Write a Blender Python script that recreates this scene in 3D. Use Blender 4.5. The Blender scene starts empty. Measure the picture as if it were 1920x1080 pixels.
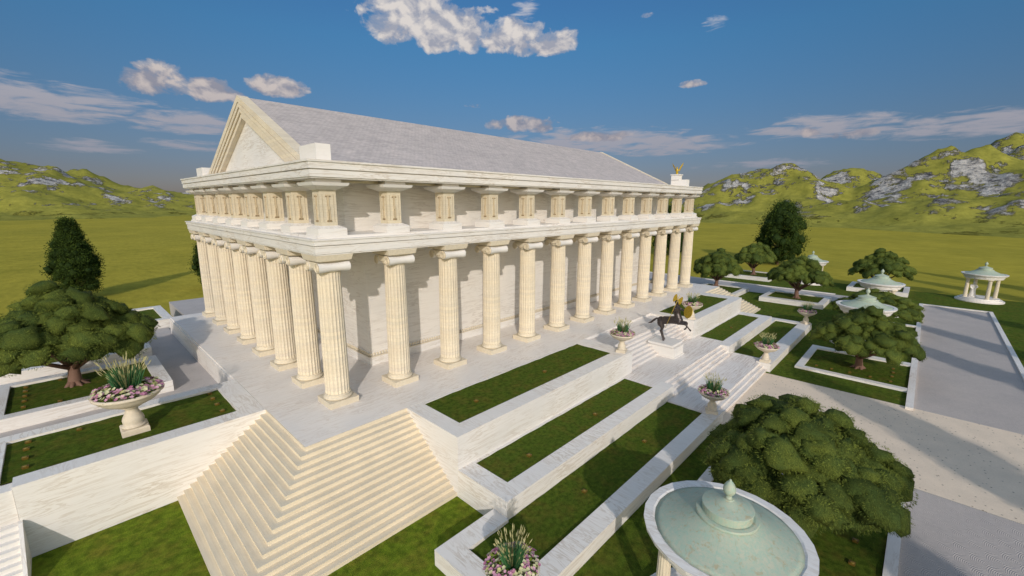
import bpy, bmesh, math, random
from mathutils import Vector, Matrix, noise
import numpy as np

random.seed(7)
SC = bpy.context.scene
COL = SC.collection
PI = math.pi
rad = math.radians
ZG = -3.24                      # garden level; the temple floor is z = 0
SUN_AZ, SUN_EL = rad(48.3), rad(24.3)   # light travels towards +x +y

# ------------------------------------------------------------------ mesh helpers
class MB:
    """collects polygons and links them as ONE mesh object"""
    def __init__(s):
        s.v = []; s.f = []; s.sm = []; s.mi = []
    def add(s, vs, fs, smooth=False, mi=0):
        o = len(s.v)
        s.v.extend([tuple(p) for p in vs])
        for f in fs:
            s.f.append(tuple(i + o for i in f)); s.sm.append(smooth); s.mi.append(mi)
        return s
    def box(s, x0, x1, y0, y1, z0, z1, mi=0):
        v = [(x0, y0, z0), (x1, y0, z0), (x1, y1, z0), (x0, y1, z0), (x0, y0, z1), (x1, y0, z1), (x1, y1, z1), (x0, y1, z1)]
        f = [(3, 2, 1, 0), (4, 5, 6, 7), (0, 1, 5, 4), (1, 2, 6, 5), (2, 3, 7, 6), (3, 0, 4, 7)]
        return s.add(v, f, mi=mi)
    def frust(s, cx, cy, z0, z1, h0, h1, mi=0):
        """square frustum, half sizes h0 at z0 and h1 at z1"""
        v = [(cx - h0, cy - h0, z0), (cx + h0, cy - h0, z0), (cx + h0, cy + h0, z0), (cx - h0, cy + h0, z0),
             (cx - h1, cy - h1, z1), (cx + h1, cy - h1, z1), (cx + h1, cy + h1, z1), (cx - h1, cy + h1, z1)]
        f = [(3, 2, 1, 0), (4, 5, 6, 7), (0, 1, 5, 4), (1, 2, 6, 5), (2, 3, 7, 6), (3, 0, 4, 7)]
        return s.add(v, f, mi=mi)
    def lathe(s, prof, n=24, c=(0, 0, 0), smooth=True, cap=True, mi=0, mod=None):
        vs = []
        for r, z in prof:
            for k in range(n):
                a = 2 * PI * k / n
                rr = r * (mod(k, n) if mod else 1)
                vs.append((c[0] + rr * math.cos(a), c[1] + rr * math.sin(a), c[2] + z))
        fs = []
        for i in range(len(prof) - 1):
            for k in range(n):
                a, b = i * n + k, i * n + (k + 1) % n
                fs.append((a, b, b + n, a + n))
        s.add(vs, fs, smooth, mi)
        if cap:
            o = len(s.v) - len(vs)
            s.f.append(tuple(o + k for k in reversed(range(n)))); s.sm.append(False); s.mi.append(mi)
            s.f.append(tuple(o + (len(prof) - 1) * n + k for k in range(n))); s.sm.append(False); s.mi.append(mi)
        return s
    def tube(s, pts, rs, n=8, smooth=True, mi=0):
        pts = [Vector(p) for p in pts]
        if not hasattr(rs, '__len__'): rs = [rs] * len(pts)
        vs = []; prev = None
        for i, p in enumerate(pts):
            d = (pts[min(i + 1, len(pts) - 1)] - pts[max(i - 1, 0)]).normalized()
            u = prev if prev is not None else Vector((0, 0, 1)).cross(d)
            if u.length < 1e-3: u = Vector((1, 0, 0))
            u = (u - d * u.dot(d)).normalized(); prev = u
            w = d.cross(u)
            for k in range(n):
                a = 2 * PI * k / n
                vs.append(p + (u * math.cos(a) + w * math.sin(a)) * rs[i])
        fs = []
        for i in range(len(pts) - 1):
            for k in range(n):
                a, b = i * n + k, i * n + (k + 1) % n
                fs.append((a, b, b + n, a + n))
        fs.append(tuple(reversed(range(n)))); fs.append(tuple((len(pts) - 1) * n + k for k in range(n)))
        return s.add(vs, fs, smooth, mi)
    def build(s, name, mats, parent=None):
        me = bpy.data.meshes.new(name)
        me.from_pydata(s.v, [], s.f)
        if not isinstance(mats, (list, tuple)): mats = [mats]
        for m in mats: me.materials.append(m)
        me.polygons.foreach_set('use_smooth', s.sm)
        if len(mats) > 1: me.polygons.foreach_set('material_index', s.mi)
        me.update()
        o = bpy.data.objects.new(name, me); COL.objects.link(o)
        if parent is not None: o.parent = parent
        return o

def empty(name, loc, label, cat, group=None, rz=0.0, sc=1.0):
    o = bpy.data.objects.new(name, None); COL.objects.link(o)
    o.location = loc; o.rotation_euler = (0, 0, rz); o.scale = (sc, sc, sc)
    o.empty_display_size = 0.3
    o['label'] = label; o['category'] = cat
    if group: o['group'] = group
    return o
def tag(o, label, cat, group=None):
    o['label'] = label; o['category'] = cat
    if group: o['group'] = group
    return o
def structure(o):
    o['kind'] = 'structure'; return o
def copy_tree(o, parent=None):
    c = o.copy(); COL.objects.link(c); c.parent = parent
    for ch in [q for q in CHILD.get(o.name, [])]:
        CHILD.setdefault(c.name, []).append(copy_tree(ch, c))
    return c
CHILD = {}
def index_children():
    CHILD.clear()
    for o in bpy.data.objects:
        if o.parent is not None: CHILD.setdefault(o.parent.name, []).append(o)
def place(proto, loc, label, rz=0.0, sc=1.0, first=False):
    o = proto if first else copy_tree(proto)
    o.location = loc; o.rotation_euler = (0, 0, rz); o.scale = sc if hasattr(sc, '__len__') else (sc, sc, sc); o['label'] = label
    return o

# ------------------------------------------------------------------ materials
class NT:
    def __init__(s, name):
        s.m = bpy.data.materials.new(name); s.m.use_nodes = True
        s.t = s.m.node_tree; s.n = s.t.nodes; s.b = s.n['Principled BSDF']
        s.geo = None; s.tc = s.N('ShaderNodeTexCoord')
    def N(s, t, **k):
        n = s.n.new(t)
        for a, b in k.items(): setattr(n, a, b)
        return n
    def L(s, a, b): s.t.links.new(a, b)
    def obj(s): return s.tc.outputs['Object']
    def pos(s):
        if not s.geo: s.geo = s.N('ShaderNodeNewGeometry')
        return s.geo.outputs['Position']
    def nrm(s):
        if not s.geo: s.geo = s.N('ShaderNodeNewGeometry')
        return s.geo.outputs['Normal']
    def mapping(s, vec, scale=(1, 1, 1), rot=(0, 0, 0), loc=(0, 0, 0)):
        m = s.N('ShaderNodeMapping'); s.L(vec, m.inputs['Vector'])
        m.inputs['Scale'].default_value = scale; m.inputs['Rotation'].default_value = rot; m.inputs['Location'].default_value = loc
        return m.outputs[0]
    def noise(s, vec, scale, detail=4, rough=.55, dist=0.0):
        n = s.N('ShaderNodeTexNoise'); s.L(vec, n.inputs['Vector'])
        n.inputs['Scale'].default_value = scale; n.inputs['Detail'].default_value = detail
        n.inputs['Roughness'].default_value = rough; n.inputs['Distortion'].default_value = dist
        return n.outputs['Fac']
    def ramp(s, fac, stops, interp='LINEAR'):
        r = s.N('ShaderNodeValToRGB'); s.L(fac, r.inputs['Fac']); r.color_ramp.interpolation = interp
        e = r.color_ramp.elements
        while len(e) < len(stops): e.new(.5)
        for q, (p, c) in zip(e, stops):
            q.position = p; q.color = c if len(c) == 4 else (*c, 1)
        return r.outputs['Color']
    def mix(s, fac, a, b, mode='MIX'):
        m = s.N('ShaderNodeMix', data_type='RGBA', blend_type=mode)
        for val, i in ((fac, 0), (a, 6), (b, 7)):
            if hasattr(val, 'is_linked'): s.L(val, m.inputs[i])
            elif i == 0: m.inputs[0].default_value = val
            else: m.inputs[i].default_value = (*val, 1) if len(val) == 3 else val
        return m.outputs[2]
    def math(s, op, a, b=0.0, clamp=False):
        m = s.N('ShaderNodeMath', operation=op); m.use_clamp = clamp
        for i, val in enumerate((a, b)):
            if hasattr(val, 'is_linked'): s.L(val, m.inputs[i])
            else: m.inputs[i].default_value = val
        return m.outputs[0]
    def sep(s, vec):
        n = s.N('ShaderNodeSeparateXYZ'); s.L(vec, n.inputs[0]); return n.outputs
    def bump(s, h, strength=.3, dist=.02):
        b = s.N('ShaderNodeBump'); b.inputs['Strength'].default_value = strength; b.inputs['Distance'].default_value = dist
        s.L(h, b.inputs['Height']); s.L(b.outputs[0], s.b.inputs['Normal'])
    def done(s, col, rough=.6, spec=.3, metal=0.0):
        if hasattr(col, 'is_linked'): s.L(col, s.b.inputs['Base Color'])
        else: s.b.inputs['Base Color'].default_value = (*col, 1)
        if hasattr(rough, 'is_linked'): s.L(rough, s.b.inputs['Roughness'])
        else: s.b.inputs['Roughness'].default_value = rough
        s.b.inputs['Specular IOR Level'].default_value = spec; s.b.inputs['Metallic'].default_value = metal
        return s.m

def streak_vec(n, vs=(.35, .35, 3.4), ts=(2.6, .45, 1), rot=.5):
    """vein coordinates: level streaks on upright faces, slanted ones on top faces"""
    a = n.mapping(n.obj(), vs); b = n.mapping(n.obj(), ts, (0, 0, rot))
    z = n.math('ABSOLUTE', n.sep(n.nrm())[2])
    f = n.math('GREATER_THAN', z, .6)
    m = n.N('ShaderNodeMix', data_type='VECTOR'); n.L(f, m.inputs[0]); n.L(a, m.inputs[4]); n.L(b, m.inputs[5])
    return m.outputs[1]

def mat_marble(name, base=(.78, .755, .72), vein=(.46, .38, .29), amount=.55, rough=.42, vs=(.35, .35, 3.4), ts=(2.6, .45, 1), slab=0.0):
    n = NT(name); v = streak_vec(n, vs, ts)
    f1 = n.noise(v, 1.0, 8, .62, 1.3)
    thin = n.ramp(f1, [(.455, (0, 0, 0)), (.495, (1, 1, 1)), (.505, (1, 1, 1)), (.545, (0, 0, 0))])
    f2 = n.noise(v, 2.6, 6, .6, .6)
    thin2 = n.ramp(f2, [(.52, (0, 0, 0)), (.66, (1, 1, 1))])
    patch = n.noise(n.obj(), .45, 3, .5)
    patchm = n.ramp(patch, [(.38, (.15, .15, .15)), (.62, (1, 1, 1))])
    c = n.mix(n.math('MULTIPLY', thin2, amount * .6), base, tuple(x * y for x, y in zip(base, (.86, .84, .80))))
    k = n.math('MULTIPLY', n.math('MULTIPLY', thin, patchm), amount)
    c = n.mix(k, c, vein)
    big = n.noise(n.obj(), .22, 3, .5)
    c = n.mix(1.0, c, n.ramp(big, [(.3, (.9, .9, .91)), (.7, (1.03, 1.01, .99))]), 'MULTIPLY')
    if slab:
        br = n.N('ShaderNodeTexBrick'); br.offset = .5; br.inputs['Scale'].default_value = 1.0
        br.inputs['Brick Width'].default_value = slab * 1.6; br.inputs['Row Height'].default_value = slab
        br.inputs['Mortar Size'].default_value = .008; br.inputs['Bias'].default_value = 0
        br.inputs['Color1'].default_value = (1, 1, 1, 1); br.inputs['Color2'].default_value = (.93, .93, .94, 1); br.inputs['Mortar'].default_value = (.72, .70, .67, 1)
        n.L(n.obj(), br.inputs['Vector'])
        c = n.mix(1.0, c, br.outputs['Color'], 'MULTIPLY')
    n.bump(f2, .10, .01)
    return n.done(c, rough, .35)

def mat_stone(name, base=(.66, .55, .38), dark=(.50, .39, .24), course=.0, grid=0.0, rough=.75):
    n = NT(name)
    f = n.noise(n.obj(), 9, 6, .65); g = n.noise(n.obj(), .9, 4, .6)
    c = n.mix(n.ramp(f, [(.35, (0, 0, 0)), (.75, (1, 1, 1))]), base, tuple(x * .82 for x in base))
    c = n.mix(n.ramp(g, [(.35, (0, 0, 0)), (.7, (.55, .55, .55))]), c, tuple(x * .5 + .45 * y for x, y in zip(dark, base)))
    if course:
        z = n.sep(n.obj())[2]
        fr = n.math('FRACT', n.math('DIVIDE', z, course))
        ln = n.ramp(fr, [(0, (1, 1, 1)), (.035, (1, 1, 1)), (.07, (0, 0, 0)), (1, (0, 0, 0))])
        c = n.mix(n.math('MULTIPLY', ln, .5), c, dark)
        per = n.N('ShaderNodeTexWhiteNoise', noise_dimensions='1D'); n.L(n.math('FLOOR', n.math('DIVIDE', z, course)), per.inputs['W'])
        c = n.mix(1.0, c, n.ramp(per.outputs['Value'], [(0, (.94, .94, .95)), (1, (1.04, 1.03, 1.0))]), 'MULTIPLY')
    if grid:
        v = n.sep(n.obj())
        h = n.math('FRACT', n.math('DIVIDE', n.math('ADD', v[0], v[1]), grid))
        ln = n.ramp(h, [(0, (1, 1, 1)), (.05, (1, 1, 1)), (.1, (0, 0, 0)), (1, (0, 0, 0))])
        c = n.mix(n.math('MULTIPLY', ln, .16), c, dark)
    oi = n.N('ShaderNodeObjectInfo')
    c = n.mix(1.0, c, n.ramp(oi.outputs['Random'], [(0, (.945, .945, .95)), (1, (1.03, 1.025, 1.01))]), 'MULTIPLY')
    n.bump(f, .25, .012)
    return n.done(c, rough, .25)

def mat_grass(name, a=(.042, .080, .006), b=(.118, .160, .020), c3=(.14, .115, .022), scale=1.0):
    n = NT(name)
    f = n.noise(n.pos(), 26 * scale, 8, .75); g = n.noise(n.pos(), 1.3 * scale, 5, .62); h = n.noise(n.pos(), 4.5 * scale, 5, .6)
    c = n.mix(n.ramp(f, [(.32, (0, 0, 0)), (.68, (1, 1, 1))]), a, b)
    c = n.mix(n.math('MULTIPLY', n.ramp(g, [(.46, (0, 0, 0)), (.68, (1, 1, 1))]), .62), c, c3)
    c = n.mix(1.0, c, n.ramp(h, [(.32, (.55, .60, .52)), (.68, (1.28, 1.26, 1.15))]), 'MULTIPLY')
    n.bump(f, 1.0, .08)
    return n.done(c, .95, .08)

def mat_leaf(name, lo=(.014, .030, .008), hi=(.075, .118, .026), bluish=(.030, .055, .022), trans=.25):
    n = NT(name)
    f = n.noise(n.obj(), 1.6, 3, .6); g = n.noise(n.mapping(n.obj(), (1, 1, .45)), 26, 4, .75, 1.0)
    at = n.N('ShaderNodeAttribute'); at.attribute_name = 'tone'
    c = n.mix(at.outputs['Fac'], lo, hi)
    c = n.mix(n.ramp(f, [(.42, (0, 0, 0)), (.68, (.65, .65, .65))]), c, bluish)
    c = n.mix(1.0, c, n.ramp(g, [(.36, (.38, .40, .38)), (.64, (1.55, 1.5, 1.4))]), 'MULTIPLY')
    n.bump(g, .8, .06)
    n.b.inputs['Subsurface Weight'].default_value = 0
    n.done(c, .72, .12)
    t = n.N('ShaderNodeBsdfTranslucent'); n.L(c, t.inputs['Color'])
    mx = n.N('ShaderNodeMixShader'); mx.inputs[0].default_value = trans
    n.L(n.b.outputs[0], mx.inputs[1]); n.L(t.outputs[0], mx.inputs[2])
    n.L(mx.outputs[0], n.n['Material Output'].inputs[0])
    return n.m

def mat_plain(name, col, var=.25, scale=6, rough=.7, spec=.25, metal=0.0):
    n = NT(name); f = n.noise(n.obj(), scale, 5, .6)
    c = n.mix(n.ramp(f, [(.3, (0, 0, 0)), (.7, (1, 1, 1))]), tuple(x * (1 - var) for x in col), tuple(min(1, x * (1 + var)) for x in col))
    return n.done(c, rough, spec, metal)

M = {}
M['marble'] = mat_marble('white_marble')
M['marble_top'] = mat_marble('pale_marble_paving', (.80, .76, .715), (.50, .41, .33), .52, ts=(.5, 2.8, 1), slab=0)
M['marble_wall'] = mat_marble('streaked_marble', (.77, .735, .685), (.47, .41, .35), .55, vs=(.28, .28, 2.6))
M['marble_clean'] = mat_marble('clean_marble', (.78, .75, .71), (.6, .56, .5), .25)
M['landing'] = mat_marble('brushed_marble', (.78, .74, .70), (.50, .42, .36), .95, ts=(.25, 4.5, 1), vs=(.3, .3, 3))
M['stone'] = mat_stone('cream_stone', (.735, .655, .525), (.50, .39, .24), .21)
M['stone_grid'] = mat_stone('coursed_stone', (.71, .635, .495), (.42, .32, .19), .13, .22)
M['stone_plain'] = mat_stone('smooth_cream_stone', (.72, .64, .50), (.55, .44, .29))
def mat_steps():
    n = NT('sand_stone_steps')
    v = n.sep(n.obj())
    left = n.math('GREATER_THAN', n.math('SUBTRACT', v[1], v[0]), -.3)
    ga = n.noise(n.mapping(n.obj(), (.5, 14, 14)), 1.0, 6, .7, .3); gb = n.noise(n.mapping(n.obj(), (14, .5, 14)), 1.0, 6, .7, .3)
    m = n.N('ShaderNodeMix', data_type='FLOAT'); n.L(left, m.inputs[0]); n.L(ga, m.inputs[2]); n.L(gb, m.inputs[3])
    g = m.outputs[0]; f = n.noise(n.obj(), 16, 5, .7); h = n.noise(n.obj(), .8, 4, .6)
    c = n.mix(n.ramp(g, [(.36, (0, 0, 0)), (.68, (1, 1, 1))]), (.74, .655, .505), (.63, .54, .405))
    c = n.mix(n.ramp(f, [(.3, (0, 0, 0)), (.8, (.5, .5, .5))]), c, (.78, .69, .53))
    c = n.mix(1.0, c, n.ramp(h, [(.3, (.93, .93, .93)), (.7, (1.05, 1.04, 1.03))]), 'MULTIPLY')
    n.bump(f, .2, .01)
    return n.done(c, .75, .2)
M['step'] = mat_steps()
M['urn'] = mat_stone('cast_stone', (.68, .60, .48), (.48, .39, .27))
M['grass'] = mat_grass('clipped_turf')
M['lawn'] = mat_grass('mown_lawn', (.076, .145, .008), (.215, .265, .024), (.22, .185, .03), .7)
M['garden_lawn'] = mat_grass('painted_shade_lawn', (.040, .078, .006), (.125, .165, .020), (.13, .115, .02), .8)  # darker greens put the shade over this lawn into its colour
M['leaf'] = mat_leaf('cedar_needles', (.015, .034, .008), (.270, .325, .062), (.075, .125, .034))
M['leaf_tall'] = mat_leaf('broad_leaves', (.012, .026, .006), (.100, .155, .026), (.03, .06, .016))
M['bark'] = mat_stone('bark', (.20, .115, .085), (.09, .05, .035), 0)
M['bronze'] = mat_plain('dark_bronze', (.060, .048, .046), .5, 14, .36, .5, .55)
M['gold'] = mat_plain('gilded_metal', (.48, .33, .035), .25, 8, .45, .5, .45)
M['lamp_metal'] = mat_plain('ochre_lamp', (.13, .08, .012), .3, 30, .5)
M['lens'] = mat_plain('lamp_lens', (.20, .14, .03), .1, 10, .2)
M['relief'] = mat_stone('carved_stone', (.62, .51, .35), (.4, .3, .18))
M['groove'] = mat_plain('carving_shadow', (.30, .22, .13), .2, 20, .9)

def mat_roof():
    n = NT('slate_shingles')
    v = n.sep(n.obj())
    sl = n.math('ABSOLUTE', n.math('SUBTRACT', v[1], 13.66))
    cv = n.N('ShaderNodeCombineXYZ'); n.L(v[0], cv.inputs[0]); n.L(sl, cv.inputs[1])
    br = n.N('ShaderNodeTexBrick'); br.offset = .5
    for k, q in (('Scale', 1.0), ('Brick Width', .34), ('Row Height', .24), ('Mortar Size', .018), ('Bias', -.1)): br.inputs[k].default_value = q
    br.inputs['Color1'].default_value = (.485, .45, .45, 1); br.inputs['Color2'].default_value = (.43, .40, .40, 1); br.inputs['Mortar'].default_value = (.36, .335, .335, 1)
    n.L(cv.outputs[0], br.inputs['Vector'])
    f = n.noise(n.obj(), .8, 5, .65); g = n.noise(n.mapping(n.obj(), (1.0, 4.2, 4.2), (.0, .0, .12)), 1.5, 6, .78, 1.2)
    c = n.mix(1.0, br.outputs['Color'], n.ramp(f, [(.3, (.88, .88, .88)), (.7, (1.1, 1.09, 1.07))]), 'MULTIPLY')
    c = n.mix(1.0, c, n.ramp(g, [(.36, (.80, .80, .81)), (.64, (1.16, 1.14, 1.13))]), 'MULTIPLY')
    n.bump(br.outputs['Fac'], -.4, .03)
    return n.done(c, .8, .2)
M['roof'] = mat_roof()

def mat_copper():
    n = NT('verdigris_copper')
    f = n.noise(n.obj(), 1.7, 6, .62); g = n.noise(n.obj(), 9, 8, .8, .5); h = n.noise(n.obj(), 4.2, 6, .7, .8)
    c = n.mix(n.ramp(f, [(.3, (0, 0, 0)), (.7, (1, 1, 1))]), (.375, .42, .33), (.46, .455, .355))
    c = n.mix(n.ramp(g, [(.44, (0, 0, 0)), (.56, (.9, .9, .9))]), c, (.31, .425, .345))
    c = n.mix(n.ramp(h, [(.555, (0, 0, 0)), (.66, (.7, .7, .7))]), c, (.36, .29, .17))
    v = n.sep(n.obj()); an = n.math('ARCTAN2', v[1], v[0])
    fr = n.math('FRACT', n.math('MULTIPLY', an, 16 / (2 * PI)))
    c = n.mix(n.ramp(fr, [(0, (.4, .4, .4)), (.02, (.3, .3, .3)), (.04, (0, 0, 0)), (1, (0, 0, 0))]), c, (.25, .38, .33))
    n.bump(g, .12, .01)
    return n.done(c, .62, .3)
M['copper'] = mat_copper()

def mat_gravel(name, a, b, spec):
    n = NT(name)
    f = n.noise(n.pos(), 14, 6, .75); g = n.noise(n.pos(), .7, 4, .6)
    vo = n.N('ShaderNodeTexVoronoi'); vo.inputs['Scale'].default_value = 3.2; n.L(n.pos(), vo.inputs['Vector'])
    c = n.mix(n.ramp(f, [(.3, (0, 0, 0)), (.7, (1, 1, 1))]), a, b)
    c = n.mix(n.ramp(vo.outputs['Distance'], [(.09, (.9, .9, .9)), (.17, (0, 0, 0))]), c, spec)
    c = n.mix(1.0, c, n.ramp(g, [(.3, (.93, .93, .93)), (.7, (1.06, 1.05, 1.04))]), 'MULTIPLY')
    n.bump(f, .5, .03)
    return n.done(c, .9, .15)
M['gravel'] = mat_gravel('pale_gravel', (.66, .54, .42), (.76, .64, .51), (.18, .145, .11))
def mat_setts():
    n = NT('grey_fan_setts')
    wv = n.N('ShaderNodeTexWave', wave_type='RINGS', rings_direction='SPHERICAL'); wv.inputs['Scale'].default_value = 4.2; wv.inputs['Distortion'].default_value = 1.2; wv.inputs['Detail'].default_value = 2; wv.inputs['Detail Scale'].default_value = 1.5
    p = n.pos(); v = n.sep(p)
    row = n.math('FLOOR', n.math('DIVIDE', v[1], .48)); sh = n.math('MULTIPLY', n.math('MODULO', n.math('ABSOLUTE', row), 2.0), .5)
    fx = n.math('SUBTRACT', n.math('FRACT', n.math('ADD', n.math('DIVIDE', v[0], 0.96), sh)), .5)
    fy = n.math('FRACT', n.math('DIVIDE', v[1], .48))
    cv = n.N('ShaderNodeCombineXYZ'); n.L(n.math('MULTIPLY', fx, 0.96), cv.inputs[0]); n.L(n.math('MULTIPLY', fy, .62), cv.inputs[1])
    n.L(cv.outputs[0], wv.inputs['Vector'])
    f = n.noise(p, 7, 8, .85); g = n.noise(p, .5, 4, .6)
    c = n.mix(n.ramp(wv.outputs['Fac'], [(.15, (0, 0, 0)), (.6, (1, 1, 1))]), (.38, .34, .315), (.54, .49, .455))
    c = n.mix(n.ramp(f, [(.42, (0, 0, 0)), (.58, (.85, .85, .85))]), c, (.42, .375, .35))
    c = n.mix(1.0, c, n.ramp(g, [(.3, (.93, .93, .94)), (.7, (1.06, 1.05, 1.04))]), 'MULTIPLY')
    n.bump(wv.outputs['Fac'], .4, .03)
    return n.done(c, .85, .2)
M['setts'] = mat_setts()
M['path'] = mat_gravel('grey_fine_gravel', (.40, .37, .36), (.48, .45, .43), (.30, .28, .27))

def mat_plain_grass():
    n = NT('dry_meadow')
    f = n.noise(n.pos(), .12, 8, .72); g = n.noise(n.mapping(n.pos(), (1, .35, 1), (0, 0, -.7)), .9, 6, .7); h = n.noise(n.pos(), .02, 4, .6)
    c = n.mix(n.ramp(f, [(.35, (0, 0, 0)), (.65, (1, 1, 1))]), (.30, .262, .034), (.385, .325, .046))
    c = n.mix(1.0, c, n.ramp(g, [(.3, (.80, .82, .8)), (.7, (1.14, 1.12, 1.1))]), 'MULTIPLY')
    c = n.mix(1.0, c, n.ramp(h, [(.35, (.9, .92, .9)), (.65, (1.08, 1.06, 1.0))]), 'MULTIPLY')
    n.bump(g, .6, .15)
    return n.done(c, .95, .05)
M['meadow'] = mat_plain_grass()

def mat_hill():
    n = NT('rocky_hill_turf')
    p = n.pos(); nz = n.sep(n.nrm())[2]
    f = n.noise(p, .030, 9, .70, .15); g = n.noise(p, .05, 8, .7); d = n.noise(n.mapping(p, (1, 1, 2.6)), .11, 8, .75)
    gr = n.mix(n.ramp(g, [(.35, (0, 0, 0)), (.65, (1, 1, 1))]), (.205, .20, .038), (.31, .29, .058))
    gr = n.mix(1.0, gr, n.ramp(n.noise(p, .25, 5, .7), [(.3, (.72, .74, .7)), (.7, (1.14, 1.14, 1.1))]), 'MULTIPLY')
    rk = n.ramp(n.noise(n.mapping(p, (1, 1, 2.0)), .13, 9, .8, .1), [(.36, (.06, .06, .07)), (.44, (.26, .255, .26)), (.50, (.52, .50, .48)), (.60, (.74, .71, .67))])
    slope = n.math('MULTIPLY', n.math('SUBTRACT', 1.0, nz), .42)
    k = n.math('ADD', n.math('ADD', n.math('MULTIPLY', f, 1.0), slope), n.math('MULTIPLY', g, .30))
    m = n.ramp(k, [(.715, (0, 0, 0)), (.76, (1, 1, 1))])
    zz = n.ramp(n.math('DIVIDE', n.sep(p)[2], 14.0, True), [(.1, (0, 0, 0)), (.5, (1, 1, 1))])
    c = n.mix(n.math('MULTIPLY', m, zz), gr, rk)
    n.bump(n.math('MULTIPLY', d, m), 1.0, 6.0)
    return n.done(c, .95, .05)
M['hill'] = mat_hill()

# ------------------------------------------------------------------ ground, paths, hills
def sheet(name, x0, x1, y0, y1, z, m, cut=0):
    b = MB()
    if cut:
        nx = max(1, int((x1 - x0) / cut)); ny = max(1, int((y1 - y0) / cut))
        vs = [(x0 + (x1 - x0) * i / nx, y0 + (y1 - y0) * j / ny, z) for j in range(ny + 1) for i in range(nx + 1)]
        fs = [(j * (nx + 1) + i, j * (nx + 1) + i + 1, (j + 1) * (nx + 1) + i + 1, (j + 1) * (nx + 1) + i) for j in range(ny) for i in range(nx)]
        b.add(vs, fs)
    else:
        b.add([(x0, y0, z), (x1, y0, z), (x1, y1, z), (x0, y1, z)], [(0, 1, 2, 3)])
    return structure(b.build(name, m))
sheet('meadow_ground', -2500, 3500, -2500, 3500, ZG - .03, M['meadow'])
b = MB()
b.add([(-70, -62, ZG), (-1.09, -62, ZG), (-1.09, -14.0, ZG), (2.3, -14.0, ZG), (2.3, 7.4, ZG), (-70, 7.4, ZG)], [(0, 1, 2, 3, 4, 5)])
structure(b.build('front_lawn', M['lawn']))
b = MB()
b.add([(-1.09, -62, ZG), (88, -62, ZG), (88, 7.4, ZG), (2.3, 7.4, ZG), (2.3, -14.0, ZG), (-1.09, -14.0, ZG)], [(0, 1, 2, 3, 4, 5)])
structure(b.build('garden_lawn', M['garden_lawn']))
sheet('gravel_path', 18.8, 30.7, -75, -14.0, ZG + .012, M['gravel'])
b = MB()
for x0, x1 in ((-40, 18.8), (30.7, 75.0)):
    b.add([(x0, -30.25, ZG + .006), (x1, -30.25, ZG + .006), (x1, -23.75, ZG + .006), (x0, -23.75, ZG + .006)], [(0, 1, 2, 3)])
structure(b.build('paved_road', M['setts']))
b = MB()
b.add([(68.9, -23.3, ZG + .004), (75.0, -23.3, ZG + .004), (75.0, 8, ZG + .004), (68.9, 8, ZG + .004)], [(0, 1, 2, 3)])
b.add([(51.2, 8.0, ZG + .004), (75.0, 8.0, ZG + .004), (75.0, 46, ZG + .004), (51.2, 46, ZG + .004)], [(0, 1, 2, 3)])
b.add([(68.0, -5.6, ZG + .002), (68.9, -5.6, ZG + .002), (68.9, -1.0, ZG + .002), (68.0, -1.0, ZG + .002)], [(0, 1, 2, 3)])
structure(b.build('side_path', M['path']))
b = MB()
b.box(-26, -3.2, 7.7, 31.9, -3.4, -1.55); b.box(-1.0, 51.2, 30.2, 46, -3.4, -1.56)
structure(b.build('raised_path', M['path']))

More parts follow.
